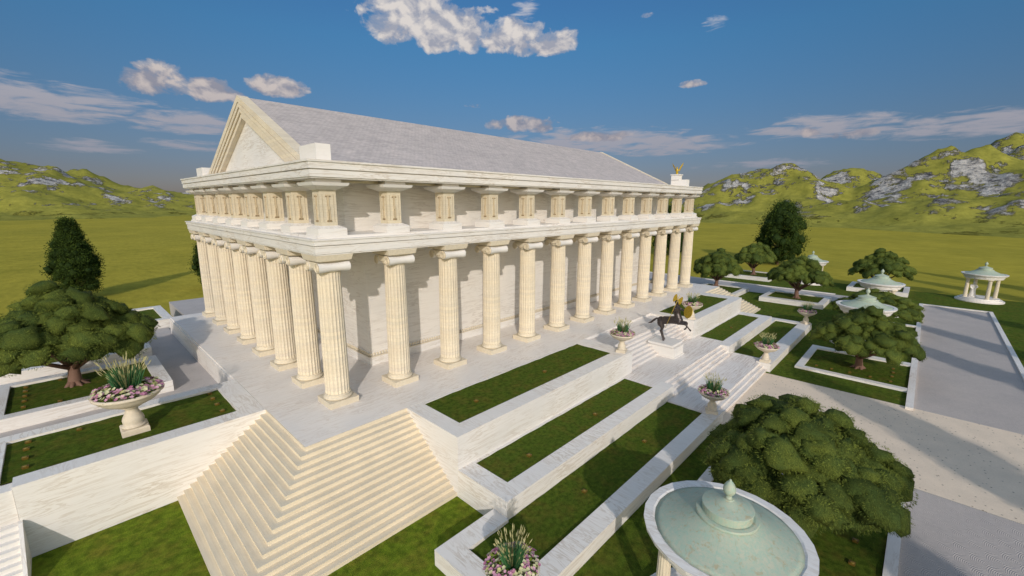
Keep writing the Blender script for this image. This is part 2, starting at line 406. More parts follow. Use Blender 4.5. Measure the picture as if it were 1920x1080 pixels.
def hill_mesh():
    hills = []   # x, y, height, radius, stretch, angle
    def H(az, dist, h, r, r2=None, ang=None):
        a = rad(az); hills.append((-9.8 + dist * math.cos(a), -22.8 + dist * math.sin(a), h, r, r2 or r, a if ang is None else rad(ang)))
    # left range
    H(91.5, 800, 60, 120, 150); H(88.0, 790, 48, 62, 90); H(95, 900, 70, 120, 140); H(84.6, 860, 31, 70, 60); H(82.4, 800, 33, 62, 55); H(80.4, 760, 31, 55, 60)
    H(86.2, 700, 22, 42, 40); H(90.4, 680, 26, 55, 45); H(83.2, 690, 12, 40, 40); H(78.6, 700, 26, 60, 60); H(75, 760, 28, 80, 80); H(70, 780, 20, 80, 80)
    H(100, 800, 75, 130); H(108, 760, 70, 140); H(118, 800, 70, 140)
    for az in (30, 38, 46, 54, 62): H(az, 800, 14, 90)
    # right range
    H(14.4, 500, 68, 62, 62); H(18.0, 560, 36, 55, 60); H(21.5, 600, 32, 60, 60); H(26, 640, 26, 70)
    H(10.8, 560, 28, 60, 50); H(6.9, 600, 70, 45, 60); H(7.4, 520, 28, 40, 60); H(2.8, 800, 62, 60, 80)
    H(.4, 500, 62, 48, 62); H(-2.5, 500, 60, 60, 60); H(-4.2, 720, 118, 70, 90); H(-7.5, 640, 84, 80); H(-1.3, 400, 20, 38, 50); H(3.2, 420, 22, 40, 45)
    H(9.6, 400, 11, 34, 44); H(13.4, 395, 14, 36, 36); H(17.0, 420, 10, 34, 40); H(5.6, 390, 10, 30, 36); H(-5.2, 400, 26, 38, 46)
    H(-12, 500, 70, 90); H(-20, 480, 70, 100); H(-30, 500, 70, 110)
    NA, NR = 620, 150
    a0, a1 = rad(-42), rad(126)
    rs = [215 * (1150 / 215) ** (j / (NR - 1)) for j in range(NR)]
    A = np.linspace(a0, a1, NA)
    hl = np.array(hills)
    vs = np.zeros((NR, NA, 3))
    for j, r in enumerate(rs):
        x = -9.8 + r * np.cos(A); y = -22.8 + r * np.sin(A)
        h = np.zeros(NA); hm = np.zeros(NA)
        for hx, hy, hh, r1, r2, an in hills:
            dx, dy = x - hx, y - hy
            u = dx * math.cos(an) + dy * math.sin(an); w = -dx * math.sin(an) + dy * math.cos(an)
            q = (u / r2) ** 2 + (w / r1) ** 2
            g = hh * np.exp(-q * .75) 
            h = np.maximum(h, g) + .22 * np.minimum(h, g)
        vs[j, :, 0] = x; vs[j, :, 1] = y; vs[j, :, 2] = h
    for j in range(NR):
        for i in range(NA):
            x, y, h = vs[j, i]
            if h < .3: vs[j, i, 2] = -6.0 + h; continue
            p = Vector((x * .011, y * .011, 3.1))
            n1 = noise.ridged_multi_fractal(p, 1.0, 2.1, 6, 1.0, 2.0) if h > 1 else 1.0
            n2 = noise.fractal(Vector((x * .035, y * .035, 7.7)), 1.0, 2.0, 5)
            k = min(1.0, h / 18)
            n3 = noise.ridged_multi_fractal(Vector((x * .026, y * .026, 1.3)), 1.0, 2.2, 6, 1.0, 2.0)
            vs[j, i, 2] = -5.0 + h * (.50 + .115 * n1) + k * n2 * 3.4 + k * (n1 - 1.1) * 3.0 + k * (n3 - 1.0) * 2.6
    fs = [(j * NA + i, j * NA + i + 1, (j + 1) * NA + i + 1, (j + 1) * NA + i) for j in range(NR - 1) for i in range(NA - 1)]
    bb = MB(); bb.v = [tuple(p) for p in vs.reshape(-1, 3)]; bb.f = fs; bb.sm = [True] * len(fs); bb.mi = [0] * len(fs)
    return structure(bb.build('hills', M['hill']))
hill_mesh()

# ------------------------------------------------------------------ temple
SX, SY, NX, NY = 4.0, 3.907, 13, 8
LX, LY = 48.0, 27.35
T = empty('temple', (0, 0, 0), 'great white marble temple with cream fluted columns, pediment and grey roof', 'temple')
b = MB(); b.box(-3.2, 51.1, -3.5, 29.25, -3.4, 0)
b.box(-3.32, -3.2, 7.65, 29.25, -3.4, -.14)
b.build('podium', M['marble_top'], T)

def flute(k, n):
    ph = (k % 4) / 4.0
    return (1.0, .955, .935, .955)[k % 4]
def make_column(parent):
    c = bpy.data.objects.new('column', None); COL.objects.link(c); c.parent = parent
    b = MB()
    prof = [(.66, .60), (.655, .9), (.65, 2.0), (.645, 3.6), (.63, 5.2), (.61, 6.6), (.60, 7.30), (.615, 7.42)]
    b.lathe(prof, 88, (0, 0, 0), False, True, mod=flute)
    b.build('shaft', M['stone'], c)
    b = MB()
    b.box(-.82, .82, -.82, .82, .0, .33)
    b.lathe([(.72, .332), (.77, .37), (.78, .42), (.76, .47), (.70, .50), (.685, .53), (.70, .56), (.715, .585), (.69, .615), (.665, .625)], 40)
    b.build('base', M['stone_plain'], c)
    b = MB()
    b.lathe([(.61, 7.42), (.66, 7.47), (.73, 7.56), (.74, 7.62), (.62, 7.64)], 36, mi=0)      # echinus
    b.box(-.80, .80, -.60, .60, 7.66, 7.99, 0)                                                # channel
    for sy in (-1, 1):                                                                       # rolled bolsters along x with spiral ends
        n = 22; prof = [(-.84, .27), (-.60, .265), (-.25, .225), (.25, .225), (.60, .265), (.84, .27)]
        vs = []
        for x, r in prof:
            for k in range(n):
                a = 2 * PI * k / n; vs.append((x, sy * .62 + r * math.cos(a), 7.72 + r * math.sin(a)))
        fs = []
        for i in range(len(prof) - 1):
            for k in range(n):
                p, q = i * n + k, i * n + (k + 1) % n; fs.append((p, p + n, q + n, q))
        b.add(vs, fs, True, 1)
        for ex in (-1, 1):                                                                   # spiral faces: rolled fillet and eye
            sp = []; rr = []
            for t in range(46):
                a = t / 45 * 2 * PI * 2.4; r = .255 * (1 - t / 52)
                sp.append((ex * .862, sy * .62 - sy * r * math.sin(a), 7.72 + r * math.cos(a))); rr.append(.034 * (1 - t / 90))
            b.tube(sp, rr, 6, mi=0)
            b.add([(ex * .845, sy * .62 + .26 * math.cos(2 * PI * k / 20), 7.72 + .26 * math.sin(2 * PI * k / 20)) for k in range(20)], [tuple(range(20)) if ex > 0 else tuple(reversed(range(20)))], False, 0)
    b.frust(0, 0, 8.0, 8.07, .70, .74)
    b.frust(0, 0, 8.072, 8.38, .90, .97)
    b.build('capital', [M['stone_plain'], M['marble_clean']], c)
    return c

def make_pier(parent):
    c = bpy.data.objects.new('pier', None); COL.objects.link(c); c.parent = parent
    b = MB(); b.box(-.43, .43, -.43, .43, 9.84, 11.66)
    b.build('pier_shaft', M['stone_grid'], c)
    b = MB(); b.box(-.76, .76, -.76, .76, 9.3, 9.70); b.frust(0, 0, 9.70, 9.84, .76, .47)
    b.build('pier_base', M['marble'], c)
    b = MB(); b.frust(0, 0, 11.66, 11.86, .47, .86); b.frust(0, 0, 11.86, 12.02, .90, .97); b.box(-.66, .66, -.66, .66, 12.02, 12.2)
    b.build('pier_capital', M['marble_clean'], c)
    b = MB()
    # carved panel on each outward face: two stems with scrolled head, swelling middle and feet
    def carve(tf):
        def q(u0, u1, z0, z1, d0, d1, mi):
            P = [(u0, d0, z0), (u1, d0, z0), (u1, d0, z1), (u0, d0, z1), (u0, d1, z0), (u1, d1, z0), (u1, d1, z1), (u0, d1, z1)]
            b.add([tf(*p) for p in P], [(0, 3, 2, 1), (4, 5, 6, 7), (0, 1, 5, 4), (1, 2, 6, 5), (2, 3, 7, 6), (3, 0, 4, 7)], False, mi)
        for u in (-.29, .29):
            q(u - .008, u + .008, 10.02, 11.44, .431, .436, 1)
        for u, w in ((0, .115),):
            q(u - w, u + w, 11.36, 11.42, .431, .470, 0); q(u - w - .02, u - w + .05, 11.30, 11.362, .431, .462, 1); q(u + w - .05, u + w + .02, 11.30, 11.362, .431, .462, 1)
            q(u - .045, u + .045, 10.86, 11.30, .431, .468, 0); q(u - .062, u - .045, 10.84, 11.32, .431, .440, 1); q(u + .045, u + .062, 10.84, 11.32, .431, .440, 1)
            q(u - .07, u + .07, 10.66, 10.84, .431, .485, 0)
            q(u - .075, u - .02, 10.14, 10.62, .431, .470, 0); q(u + .02, u + .075, 10.14, 10.62, .431, .470, 0); q(u - .02, u + .02, 10.14, 10.64, .431, .436, 1)
            q(u - .12, u - .02, 10.04, 10.12, .431, .475, 1); q(u + .02, u + .12, 10.04, 10.12, .431, .475, 1)
    carve(lambda u, d, z: (u, -d, z)); carve(lambda u, d, z: (-d, -u, z))
    b.build('carved_relief', [M['relief'], M['groove']], c)
    return c

CI, FI = 0, 0
proto_col = make_column(T); proto_pier = make_pier(T)
index_children()
spots = [(i * SX, 0.0) for i in range(NX)] + [(0.0, j * SY) for j in range(1, NY)] + [(LX, j * SY) for j in range(1, NY)]
for i, (x, y) in enumerate(spots):
    o = proto_col if i == 0 else copy_tree(proto_col, T)
    o.location = (x, y, 0)
    o = proto_pier if i == 0 else copy_tree(proto_pier, T)
    o.location = (x + (.15 if x == 0 else -.15 if x == LX else 0), y + (.15 if y == 0 else -.15 if y > 27 else 0), 0)

def slab(b, o, z0, z1): b.box(-o, LX + o, -o, LY + o, z0, z1)
b = MB()
slab(b, .95, 8.385, 8.46); slab(b, 1.0, 8.46, 8.86); slab(b, .90, 8.86, 8.90); slab(b, 1.06, 8.90, 9.13); slab(b, 1.11, 9.13, 9.2); slab(b, .70, 9.2, 9.34)
b.build('lower_entablature', M['marble'], T)
b = MB()
slab(b, .86, 12.2, 12.27); slab(b, .93, 12.27, 12.60); slab(b, .83, 12.60, 12.66); slab(b, .97, 12.66, 12.98); slab(b, 1.03, 12.98, 13.08)
b.build('upper_entablature', M['marble'], T)
b = MB()      # cream soffit frieze between the pier heads
for k in range(NX - 1):
    b = MB(); b.box(k * SX + .75, (k + 1) * SX - .75, .12, .3, 12.06, 12.2); b.build('soffit_panel', M['stone_plain'], T)
for k in range(NY - 1):
    b = MB(); b.box(.12, .3, k * SY + .75, (k + 1) * SY - .75, 12.06, 12.2); b.build('soffit_panel', M['stone_plain'], T)
b = MB()
b.box(4.06, 42.0, 3.72, 23.6, .9, 8.385)
b.build('lower_wall', M['marble_wall'], T)
b = MB()
b.box(2.1, 45.9, 2.1, 25.25, 9.34, 12.2)
b.build('upper_wall', M['marble_wall'], T)
b = MB(); b.box(3.9, 42.16, 3.56, 23.76, 0, .62); b.box(3.98, 42.08, 3.64, 23.68, .62, .9)
b.build('wall_base', M['marble'], T)
b = MB()
b.box(3.85, 42.2, 3.51, 3.60, .60, .66); b.box(3.85, 3.94, 3.6, 23.7, .60, .66)
k = 4.0
while k < 42.0:
    b.box(k, k + .1, 3.56, 3.64, .70, .86); k += .22
k = 3.7
while k < 23.6:
    b.box(3.90, 3.98, k, k + .1, .70, .86); k += .22
b.build('dentil_band', M['stone_plain'], T)
# pediments and roof
YR, ZR, SL = 13.66, 18.40, .4657
ZE = 13.08
def rake(b, x0, x1, off_t, off_b):
    """band under the roof line between vertical offsets off_t (upper) and off_b (lower)"""
    for s in (-1, 1):
        yt = (ZR - off_t - ZE) / SL; yb = (ZR - off_b - ZE) / SL
        P = [(YR, ZR - off_t), (YR + s * yt, ZE), (YR + s * yb, ZE), (YR, ZR - off_b)]
        v = [(x0, y, z) for y, z in P] + [(x1, y, z) for y, z in P]
        f = [(0, 1, 2, 3), (7, 6, 5, 4), (0, 4, 5, 1), (1, 5, 6, 2), (2, 6, 7, 3), (3, 7, 4, 0)]
        if s > 0: f = [tuple(reversed(q)) for q in f]
        b.add(v, f)
for x0, sg in ((.36, 1), (48.0, -1)):
    b = MB()
    def R_(a, c, t, u): rake(b, *(sorted((x0 + sg * a, x0 + sg * c))), t, u)
    R_(0, .70, 0, .42); R_(.07, .70, .42, .50); R_(.02, .70, .50, .78); R_(.12, .70, .78, .86); R_(.08, .70, .86, 1.12); R_(.2, .70, 1.12, 1.2); R_(.16, .7, 1.2, 1.5)
    b.build('raking_cornice', M['stone'], T)
for x0, x1 in ((.86, 1.0), (47.36, 47.5)):
    b = MB()
    yb = (ZR - 1.3 - ZE) / SL
    P = [(YR, ZR - 1.3), (YR - yb, ZE), (YR + yb, ZE)]
    v = [(x0, y, z) for y, z in P] + [(x1, y, z) for y, z in P]
    b.add(v, [(0, 1, 2), (5, 4, 3), (0, 3, 4, 1), (1, 4, 5, 2), (2, 5, 3, 0)])
    b.build('tympanum', M['marble'], T)
b = MB()
yb = (ZR - .06 - ZE) / SL
for s in (-1, 1):
    nn = 58                                  # overlapping shingle courses as real little steps
    x0, x1 = 1.06, 47.3
    vs = []; fs = []
    for i in range(nn + 1):
        d = yb * i / nn; z = ZR - .06 - SL * d
        vs += [(x0, YR + s * d, z), (x1, YR + s * d, z), (x0, YR + s * d, z + .014), (x1, YR + s * d, z + .014)]
    for i in range(nn):
        a = i * 4; c = a + 4
        q = (a, a + 1, c + 3, c + 2); r = (c + 2, c + 3, c + 1, c)
        fs += [q, r] if s < 0 else [tuple(reversed(q)), tuple(reversed(r))]
    fs = [tuple(reversed(f)) for f in fs]
    b.add(vs, fs)
b.build('roof', M['roof'], T)
for x0, x1 in ((.03, .80), (47.2, 47.95)):
    for y0, y1 in ((.42, 2.55), (24.8, 26.9)):
        b = MB(); b.box(x0, x1, y0, y1, 13.08, 14.02)
        b.build('acroterion_block', M['marble_clean'], T)

# gilded eagle on its pedestal at the far corner of the roof
E_ = empty('eagle_statue', (47.55, 1.98, 14.02), 'gilded eagle with raised wings on white pedestal at far roof corner', 'statue')
b = MB(); b.box(-.46, .46, -.52, .52, 0, .60); b.box(-.56, .56, -.62, .62, .60, .70)
b.build('pedestal', M['marble_clean'], E_)
def remesh_build(parts, name, mat, parent, vox=.03, smooth=4):
    """union of closed lumps voxel-merged into one continuous skin"""
    mb = MB()
    for q in parts: q(mb)
    o = mb.build(name, mat, parent)
    m = o.modifiers.new('r', 'REMESH'); m.mode = 'VOXEL'; m.voxel_size = vox; m.use_smooth_shade = True
    s = o.modifiers.new('s', 'SMOOTH'); s.iterations = smooth; s.factor = .5
    dg = bpy.context.evaluated_depsgraph_get()
    me = bpy.data.meshes.new_from_object(o.evaluated_get(dg))
    o.modifiers.clear(); old = o.data; o.data = me; bpy.data.meshes.remove(old)
    for p in me.polygons: p.use_smooth = True
    if not me.materials: me.materials.append(mat)
    return o
def ell(c, r, rot=None):
    def f(mb):
        vs = []; n, m = 14, 9
        for i in range(m + 1):
            th = PI * i / m
            for k in range(n):
                a = 2 * PI * k / n
                p = Vector((r[0] * math.sin(th) * math.cos(a), r[1] * math.sin(th) * math.sin(a), -r[2] * math.cos(th)))
                if rot: p = Matrix.Rotation(rot[1], 3, rot[0]) @ p
                vs.append(Vector(c) + p)
        fs = [(i * n + k, i * n + (k + 1) % n, (i + 1) * n + (k + 1) % n, (i + 1) * n + k) for i in range(m) for k in range(n)]
        mb.add(vs, fs, True)
    return f
def limb(pts, rs, n=12):
    def f(mb):
        mb.tube(pts, rs, n)
        for p, r in zip(pts, rs): ell(p, (r * .99, r * .99, r * .99))(mb)
    return f
remesh_build([ell((0, 0, 1.12), (.17, .17, .42), ('Y', -.15)), ell((-.10, 0, 1.56), (.11, .10, .13)), limb([(-.18, 0, 1.56), (-.28, 0, 1.52), (-.31, 0, 1.45)], [.05, .035, .015]),
              limb([(0, -.08, .85), (0, -.09, .72)], [.08, .05]), limb([(0, .08, .85), (0, .09, .72)], [.08, .05]), ell((.16, 0, .86), (.12, .12, .2), ('Y', .5)), ell((0, 0, .74), (.18, .17, .06))],
             'body', M['gold'], E_, .035, 3)
for s in (-1, 1):
    b = MB()
    for k in range(9):         # feathers fanned along a raised wing
        t = k / 8
        r0 = Vector((.05, s * (.12 + .10 * t), 1.22 + .12 * t)); tip = Vector((.10 + .05 * (1 - t), s * (.34 + .42 * t), 1.30 + .90 * t + .12 * math.sin(PI * t)))
        w = Vector((.05, s * .06, -.07)); th = Vector((.022, 0, 0))
        mid = r0.lerp(tip, .6)
        v = [r0 - th, r0 + w - th, mid + w * 1.3 - th, tip - th, mid - w * .5 - th]; v += [p + th * 2 for p in v]
        b.add(v, [(0, 4, 3, 2, 1), (5, 6, 7, 8, 9), (0, 1, 6, 5), (1, 2, 7, 6), (2, 3, 8, 7), (3, 4, 9, 8), (4, 0, 5, 9)])
    b.build('wing', M['gold'], E_)

# ------------------------------------------------------------------ corner staircases
def corner_stairs(label, mirror=False):
    o = empty('corner_stairs', (0, 0, 0), label, 'stairs', 'sandstone corner staircases of the temple')
    n = 16; rise = -ZG / n; tr = .28
    for part, mat in (('steps', M['step']),):
        b = MB()
        for k in range(n):
            d = tr * k + .02
            z1 = -rise * (k + 1) + rise if k == 0 else -rise * k
            if k == 0: z1 = -.004
            x0, y0 = -3.2 - d - .02, -3.5 - d - .02
            ax, bx = x0, 2.24
            if mirror: ax, bx = 48 - 2.3, 47.9 - x0
            b.box(ax, bx, y0, 1.86 if not mirror else 1.86, ZG - .1, z1)
            # nosing of each tread, a little proud of the riser
            nz = z1 - .045
            if k:
                b.box(ax - .025 if not mirror else ax, bx if not mirror else bx + .025, y0 - .025, y0, nz, z1)
                if not mirror: b.box(x0 - .025, x0, y0, 1.86, nz, z1)
                else: b.box(bx, bx + .025, y0, 1.86, nz, z1)
        b.build(part, mat, o)
    return o
corner_stairs('sandstone corner staircase with sharp hip in the foreground')
corner_stairs('small distant sandstone staircase at far end of terraces', True)

# ------------------------------------------------------------------ terraces along the long side
def bed(name, label, cat, walls, grass, wall_mat='marble', group=None, turf='grass'):
    o = empty(name, (walls[0][0], walls[0][2], walls[0][4]), label, cat, group)
    ox, oy, oz = o.location
    b = MB()
    for w in walls: b.box(w[0] - ox, w[1] - ox, w[2] - oy, w[3] - oy, w[4] - oz, w[5] - oz)
    b.build('retaining_wall', M[wall_mat], o)
    b = MB()
    for x0, x1, y0, y1, z in grass:
        nx, ny = max(1, int((x1 - x0) / .5)), max(1, int((y1 - y0) / .5))
        vs = [(x0 - ox + (x1 - x0) * i / nx, y0 - oy + (y1 - y0) * j / ny, z - oz + random.uniform(-.02, .02)) for j in range(ny + 1) for i in range(nx + 1)]
        fs = [(j * (nx + 1) + i, j * (nx + 1) + i + 1, (j + 1) * (nx + 1) + i + 1, (j + 1) * (nx + 1) + i) for j in range(ny) for i in range(nx)]
        b.add(vs, fs, True)
    b.build('turf', M[turf], o)
    return o
G1 = 'stepped marble terraces with turf'
B0 = ZG - .1
bed('terrace', 'upper marble terrace with turf strip left of the statue', 'terrace',
    [(2.18, 3.14, -7.87, -3.52, B0, -.003), (3.14, 17.8, -7.87, -6.88, B0, 0), (17.8, 19.3, -7.87, -3.52, B0, -.003), (3.14, 17.8, -3.78, -3.52, B0, -.004)], [(3.14, 17.8, -6.88, -3.78, -.035)], group=G1)
bed('terrace', 'middle marble terrace with turf strip left of the statue', 'terrace',
    [(2.183, 3.17, -11.2, -7.872, B0, -1.743), (3.17, 17.95, -11.2, -10.27, B0, -1.74), (17.95, 19.3, -11.2, -10.27, B0, -1.743), (3.17, 17.95, -8.03, -7.872, B0, -1.744)], [(3.17, 17.95, -10.27, -8.03, -1.78)], group=G1)
bed('terrace', 'lowest marble terrace with wide turf left of the statue', 'terrace',
    [(-1.09, -.12, -14.65, -10.36, B0, -2.52), (-.12, 2.18, -11.3, -10.36, B0, -2.522), (-.12, 19.3, -14.65, -13.72, B0, -2.523)], [(-.12, 2.18, -13.72, -11.3, -2.68), (2.18, 18.3, -13.72, -11.2, -2.68)], group=G1)
bed('terrace', 'upper marble terrace with turf strip right of the statue', 'terrace',
    [(31.16, 32.3, -7.87, -3.52, B0, -.003), (32.3, 44.0, -7.87, -6.88, B0, 0), (44.0, 45.72, -7.87, -3.52, B0, -.003), (32.3, 44.0, -3.74, -3.52, B0, -.004)], [(32.3, 44.0, -6.88, -3.74, -.035)], group=G1)
bed('terrace', 'middle marble terrace with turf strip right of the statue', 'terrace',
    [(31.16, 32.4, -11.2, -10.27, B0, -1.743), (32.4, 44.45, -11.2, -10.24, B0, -1.74), (44.45, 45.86, -11.2, -7.872, B0, -1.743), (32.4, 44.45, -8.05, -7.872, B0, -1.744)], [(32.4, 44.45, -10.24, -8.05, -1.78)], group=G1)
bed('terrace', 'lowest marble terrace with turf strip right of the statue', 'terrace',
    [(31.1, 48.0, -14.65, -13.5, B0, -2.523), (48.0, 48.9, -14.65, -10.4, B0, -2.52), (45.86, 48.0, -11.2, -10.4, B0, -2.522)], [(32.4, 48.0, -13.5, -11.2, -2.68)], group=G1)
# central stairway: flights and landings
o = empty('central_stairway', (25.2, -7.87, ZG), 'white marble stairway with two landings below the bronze centaur', 'stairs')
ox, oy, oz = o.location
def cb(b, x0, x1, y0, y1, z0, z1): b.box(x0 - ox, x1 - ox, y0 - oy, y1 - oy, z0 - oz, z1 - oz)
b = MB()
for k in range(1, 8):
    cb(b, 19.302, 31.158, -5.55 - .29 * k, -3.4, B0, -.2175 * k - .003)
b.build('upper_flight', M['landing'], o)
b = MB()
cb(b, 19.302, 31.158, -10.48, -5.0, B0, -1.742); cb(b, 17.952, 19.302, -10.268, -7.874, B0, -1.742); cb(b, 31.158, 32.398, -10.268, -7.874, B0, -1.742)
b.build('landing', M['landing'], o)
b = MB()
for k in range(1, 4): cb(b, 19.302, 31.158, -10.48 - .28 * k, -9.0, B0, -1.742 - .2145 * k)
b.build('middle_flight', M['landing'], o)
b = MB(); cb(b, 18.302, 32.398, -13.715, -11.202, B0, -2.6)
cb(b, 19.302, 31.098, -13.79, -13.7, B0, -2.602)
b.build('landing', M['landing'], o)
b = MB()
for k in range(1, 3): cb(b, 19.302, 31.098, -13.79 - .30 * k, -13.0, B0, -2.6 - .2133 * k)
b.build('lower_flight', M['landing'], o)

# ------------------------------------------------------------------ planting beds
G2 = 'walled planting beds'
bed('planting_bed', 'long raised bed along the sandstone steps with the largest urn', 'planting bed',
    [(-12.34, -3.205, 1.8, 2.74, B0, 0), (-4.32, -3.215, 2.74, 6.9, B0, -.003), (-12.7, -3.215, 6.9, 7.68, B0, -.002), (-13.6, -12.7, 2.62, 7.68, B0, -.004), (-13.6, -12.36, 1.92, 2.62, B0, -.15)],
    [(-12.7, -4.32, 2.74, 6.9, -.12), (-12.7, -12.34, 2.62, 2.74, -.12)], group=G2)
bed('planting_bed', 'raised bed around the trunk of the nearest left tree', 'planting bed',
    [(-13.2, -5.68, 12.7, 13.4, -1.6, -.80), (-6.5, -5.68, 13.4, 19.0, -1.6, -.803), (-13.2, -5.68, 19.0, 19.75, -1.6, -.802), (-13.95, -13.2, 12.7, 19.75, -1.6, -.804)],
    [(-13.2, -6.5, 13.4, 19.0, -.95)], group=G2)
bed('planting_bed', 'shaded bed beside the path behind the nearest left tree', 'planting bed',
    [(-13.3, -5.6, 22.3, 23.05, -1.6, -.80), (-6.35, -5.6, 23.05, 29.0, -1.6, -.803), (-13.3, -5.6, 29.0, 29.75, -1.6, -.802), (-14.0, -13.3, 22.3, 29.75, -1.6, -.804)],
    [(-13.3, -6.35, 23.05, 29.0, -.95)], group=G2)
bed('planting_bed', 'farthest left bed past the end of the temple podium', 'planting bed',
    [(-14, -2.6, 32.0, 32.8, B0, -.72), (-3.35, -2.6, 32.8, 39.2, B0, -.723), (-14, -2.6, 39.2, 40.0, B0, -.722)], [(-14, -3.35, 32.8, 39.2, -.9)], group=G2)
bed('planting_bed', 'low bed beside the near green roofed gazebo', 'planting bed',
    [(7.4, 15.6, -16.5, -15.95, B0, -3.06), (7.4, 8.0, -23.38, -16.5, B0, -3.063), (15.0, 15.6, -23.38, -16.5, B0, -3.064)], [(8.0, 15.0, -23.38, -16.5, ZG + .07)], group=G2)
bed('planting_bed', 'low bed with wall to the right of the central gravel path', 'planting bed',
    [(33.9, 42.0, -16.5, -15.93, B0, -3.06), (33.9, 34.5, -23.38, -16.5, B0, -3.063), (41.0, 42.0, -23.38, -16.5, B0, -3.064)], [(34.5, 41.0, -23.38, -16.5, ZG + .07)], group=G2)
bed('planting_bed', 'low bed hidden between the two middle gazebos', 'planting bed',
    [(50.7, 58.7, -16.5, -15.93, B0, -3.0), (50.7, 51.3, -23.38, -16.5, B0, -3.003), (58.1, 58.7, -23.38, -16.5, B0, -3.004)], [(51.3, 58.1, -23.38, -16.5, ZG + .07)], group=G2)
bed('planting_bed', 'high white walled bed in front of the side path', 'planting bed',
    [(61.5, 68.6, -13.85, -13.1, B0, -2.6), (61.5, 62.6, -13.1, -6.6, B0, -2.603), (67.9, 68.6, -13.1, -6.6, B0, -2.604), (61.5, 68.6, -6.6, -5.95, B0, -2.602)], [(62.6, 67.9, -13.1, -6.6, -2.72)], group=G2)
bed('planting_bed', 'white walled bed just behind the distant sandstone staircase', 'planting bed',
    [(56.4, 67.9, -2.85, -2.2, B0, -2.6), (67.1, 67.9, -2.2, 3.4, B0, -2.603), (56.4, 67.9, 3.4, 4.1, B0, -2.602), (56.4, 57.1, -2.2, 3.4, B0, -2.604)], [(57.1, 67.1, -2.2, 3.4, -2.72)], group=G2)
bed('planting_bed', 'white walled bed beyond the side path below the tall tree', 'planting bed',
    [(80.2, 80.95, -2.85, 5.0, B0, -2.56), (80.95, 88, -2.85, -2.1, B0, -2.563), (80.95, 88, 4.3, 5.0, B0, -2.562), (87.3, 88, -2.1, 4.3, B0, -2.564)], [(80.95, 87.3, -2.1, 4.3, -2.7)], group=G2)
bed('planting_bed', 'white walled bed behind the second middle gazebo', 'planting bed',
    [(80.4, 87.6, -22.0, -21.3, B0, -2.6), (80.4, 81.1, -21.3, -15.0, B0, -2.603), (86.9, 87.6, -21.3, -15.0, B0, -2.604), (80.4, 87.6, -15.0, -14.3, B0, -2.602)], [(81.1, 86.9, -21.3, -15.0, -2.72)], group=G2)
# kerbs
def kerb(label, boxes, mat='marble_top'):
    b = MB()
    x, y = boxes[0][0], boxes[0][2]
    for q in boxes: b.box(q[0] - x, q[1] - x, q[2] - y, q[3] - y, q[4], q[5])
    o = b.build('kerb', M[mat]); o.location = (x, y, 0)
    return tag(o, label, 'kerb', 'pale stone kerbs')
kerb('pale kerb between the grey road and right hand planting beds', [(30.15, 75.1, -23.82, -23.39, B0, -3.05)])
kerb('pale kerb along the road below the near gazebo bed', [(-40, 18.85, -23.82, -23.39, B0, -3.05)])
kerb('pale kerb along outer right side of the grey road', [(46.0, 75.1, -30.62, -30.25, B0, -3.08), (31, 46, -30.62, -30.25, B0, -3.083)])
kerb('pale kerb across the far end of the grey road', [(75.1, 75.5, -30.62, -23.39, B0, -3.12)])
kerb('pale kerb on far edge of the side path', [(75.02, 75.4, -13.5, 46, B0, -3.14)])

# marble steps at the left edge
o = empty('garden_steps', (-12.38, 1.9, ZG), 'bluish shaded marble steps at the bottom left edge', 'stairs')
b = MB(); n = 9
for k in range(n):
    z1 = -1.55 - k * .185; b.box(-5.0, 0.0, -.30 - .25 * k, 0.0, -.1, z1 - ZG)
b.build('steps', M['marble_clean'], o)
b = MB()
yz = [(0, -.1), (0, 1.76), (-.30, 1.76), (-2.45, .17), (-2.45, -.1)]
b.add([(.0, y, z) for y, z in yz] + [(.12, y, z) for y, z in yz], [(0, 1, 2, 3, 4), (9, 8, 7, 6, 5)] + [(i, i + 5, (i + 1) % 5 + 5, (i + 1) % 5) for i in range(5)])
b.build('stringer', M['marble'], o)

# ------------------------------------------------------------------ garden lights
pl = MB(); 
proto = empty('garden_light', (0, 0, 0), '', 'garden light', 'little ochre lights set in the turf')
b = MB(); b.frust(0, 0, 0, .08, .085, .10); b.box(-.11, .11, -.11, .11, .08, .105)
b.build('housing', M['lamp_metal'], proto)
b = MB(); b.lathe([(.085, .1055), (.08, .12), (.04, .13)], 14)
b.build('lens', M['lens'], proto)
index_children()
lights = [
 ('near half of the left upper turf strip', [(5.36, -5.66)], 0), ('far half of the left upper turf strip', [(11.43, -5.67)], 0),
 ('near end of the left middle turf strip', [(5.5, -9.56)], -1.75), ('far end of the left middle turf strip', [(11.64, -9.56)], -1.75), ('middle turf strip to the right of the statue', [(37.77, -9.32)], -1.75),
 ('left lowest turf nearer the front urn', [(6.16, -12.55)], -2.65), ('left lowest turf nearer the landing', [(12.34, -12.53)], -2.65)]
first = True
for txt, ps, z in lights:
    for x, y in ps:
        place(proto, (x, y, z - .03), 'tiny ochre garden light in the ' + txt, first=first); first = False
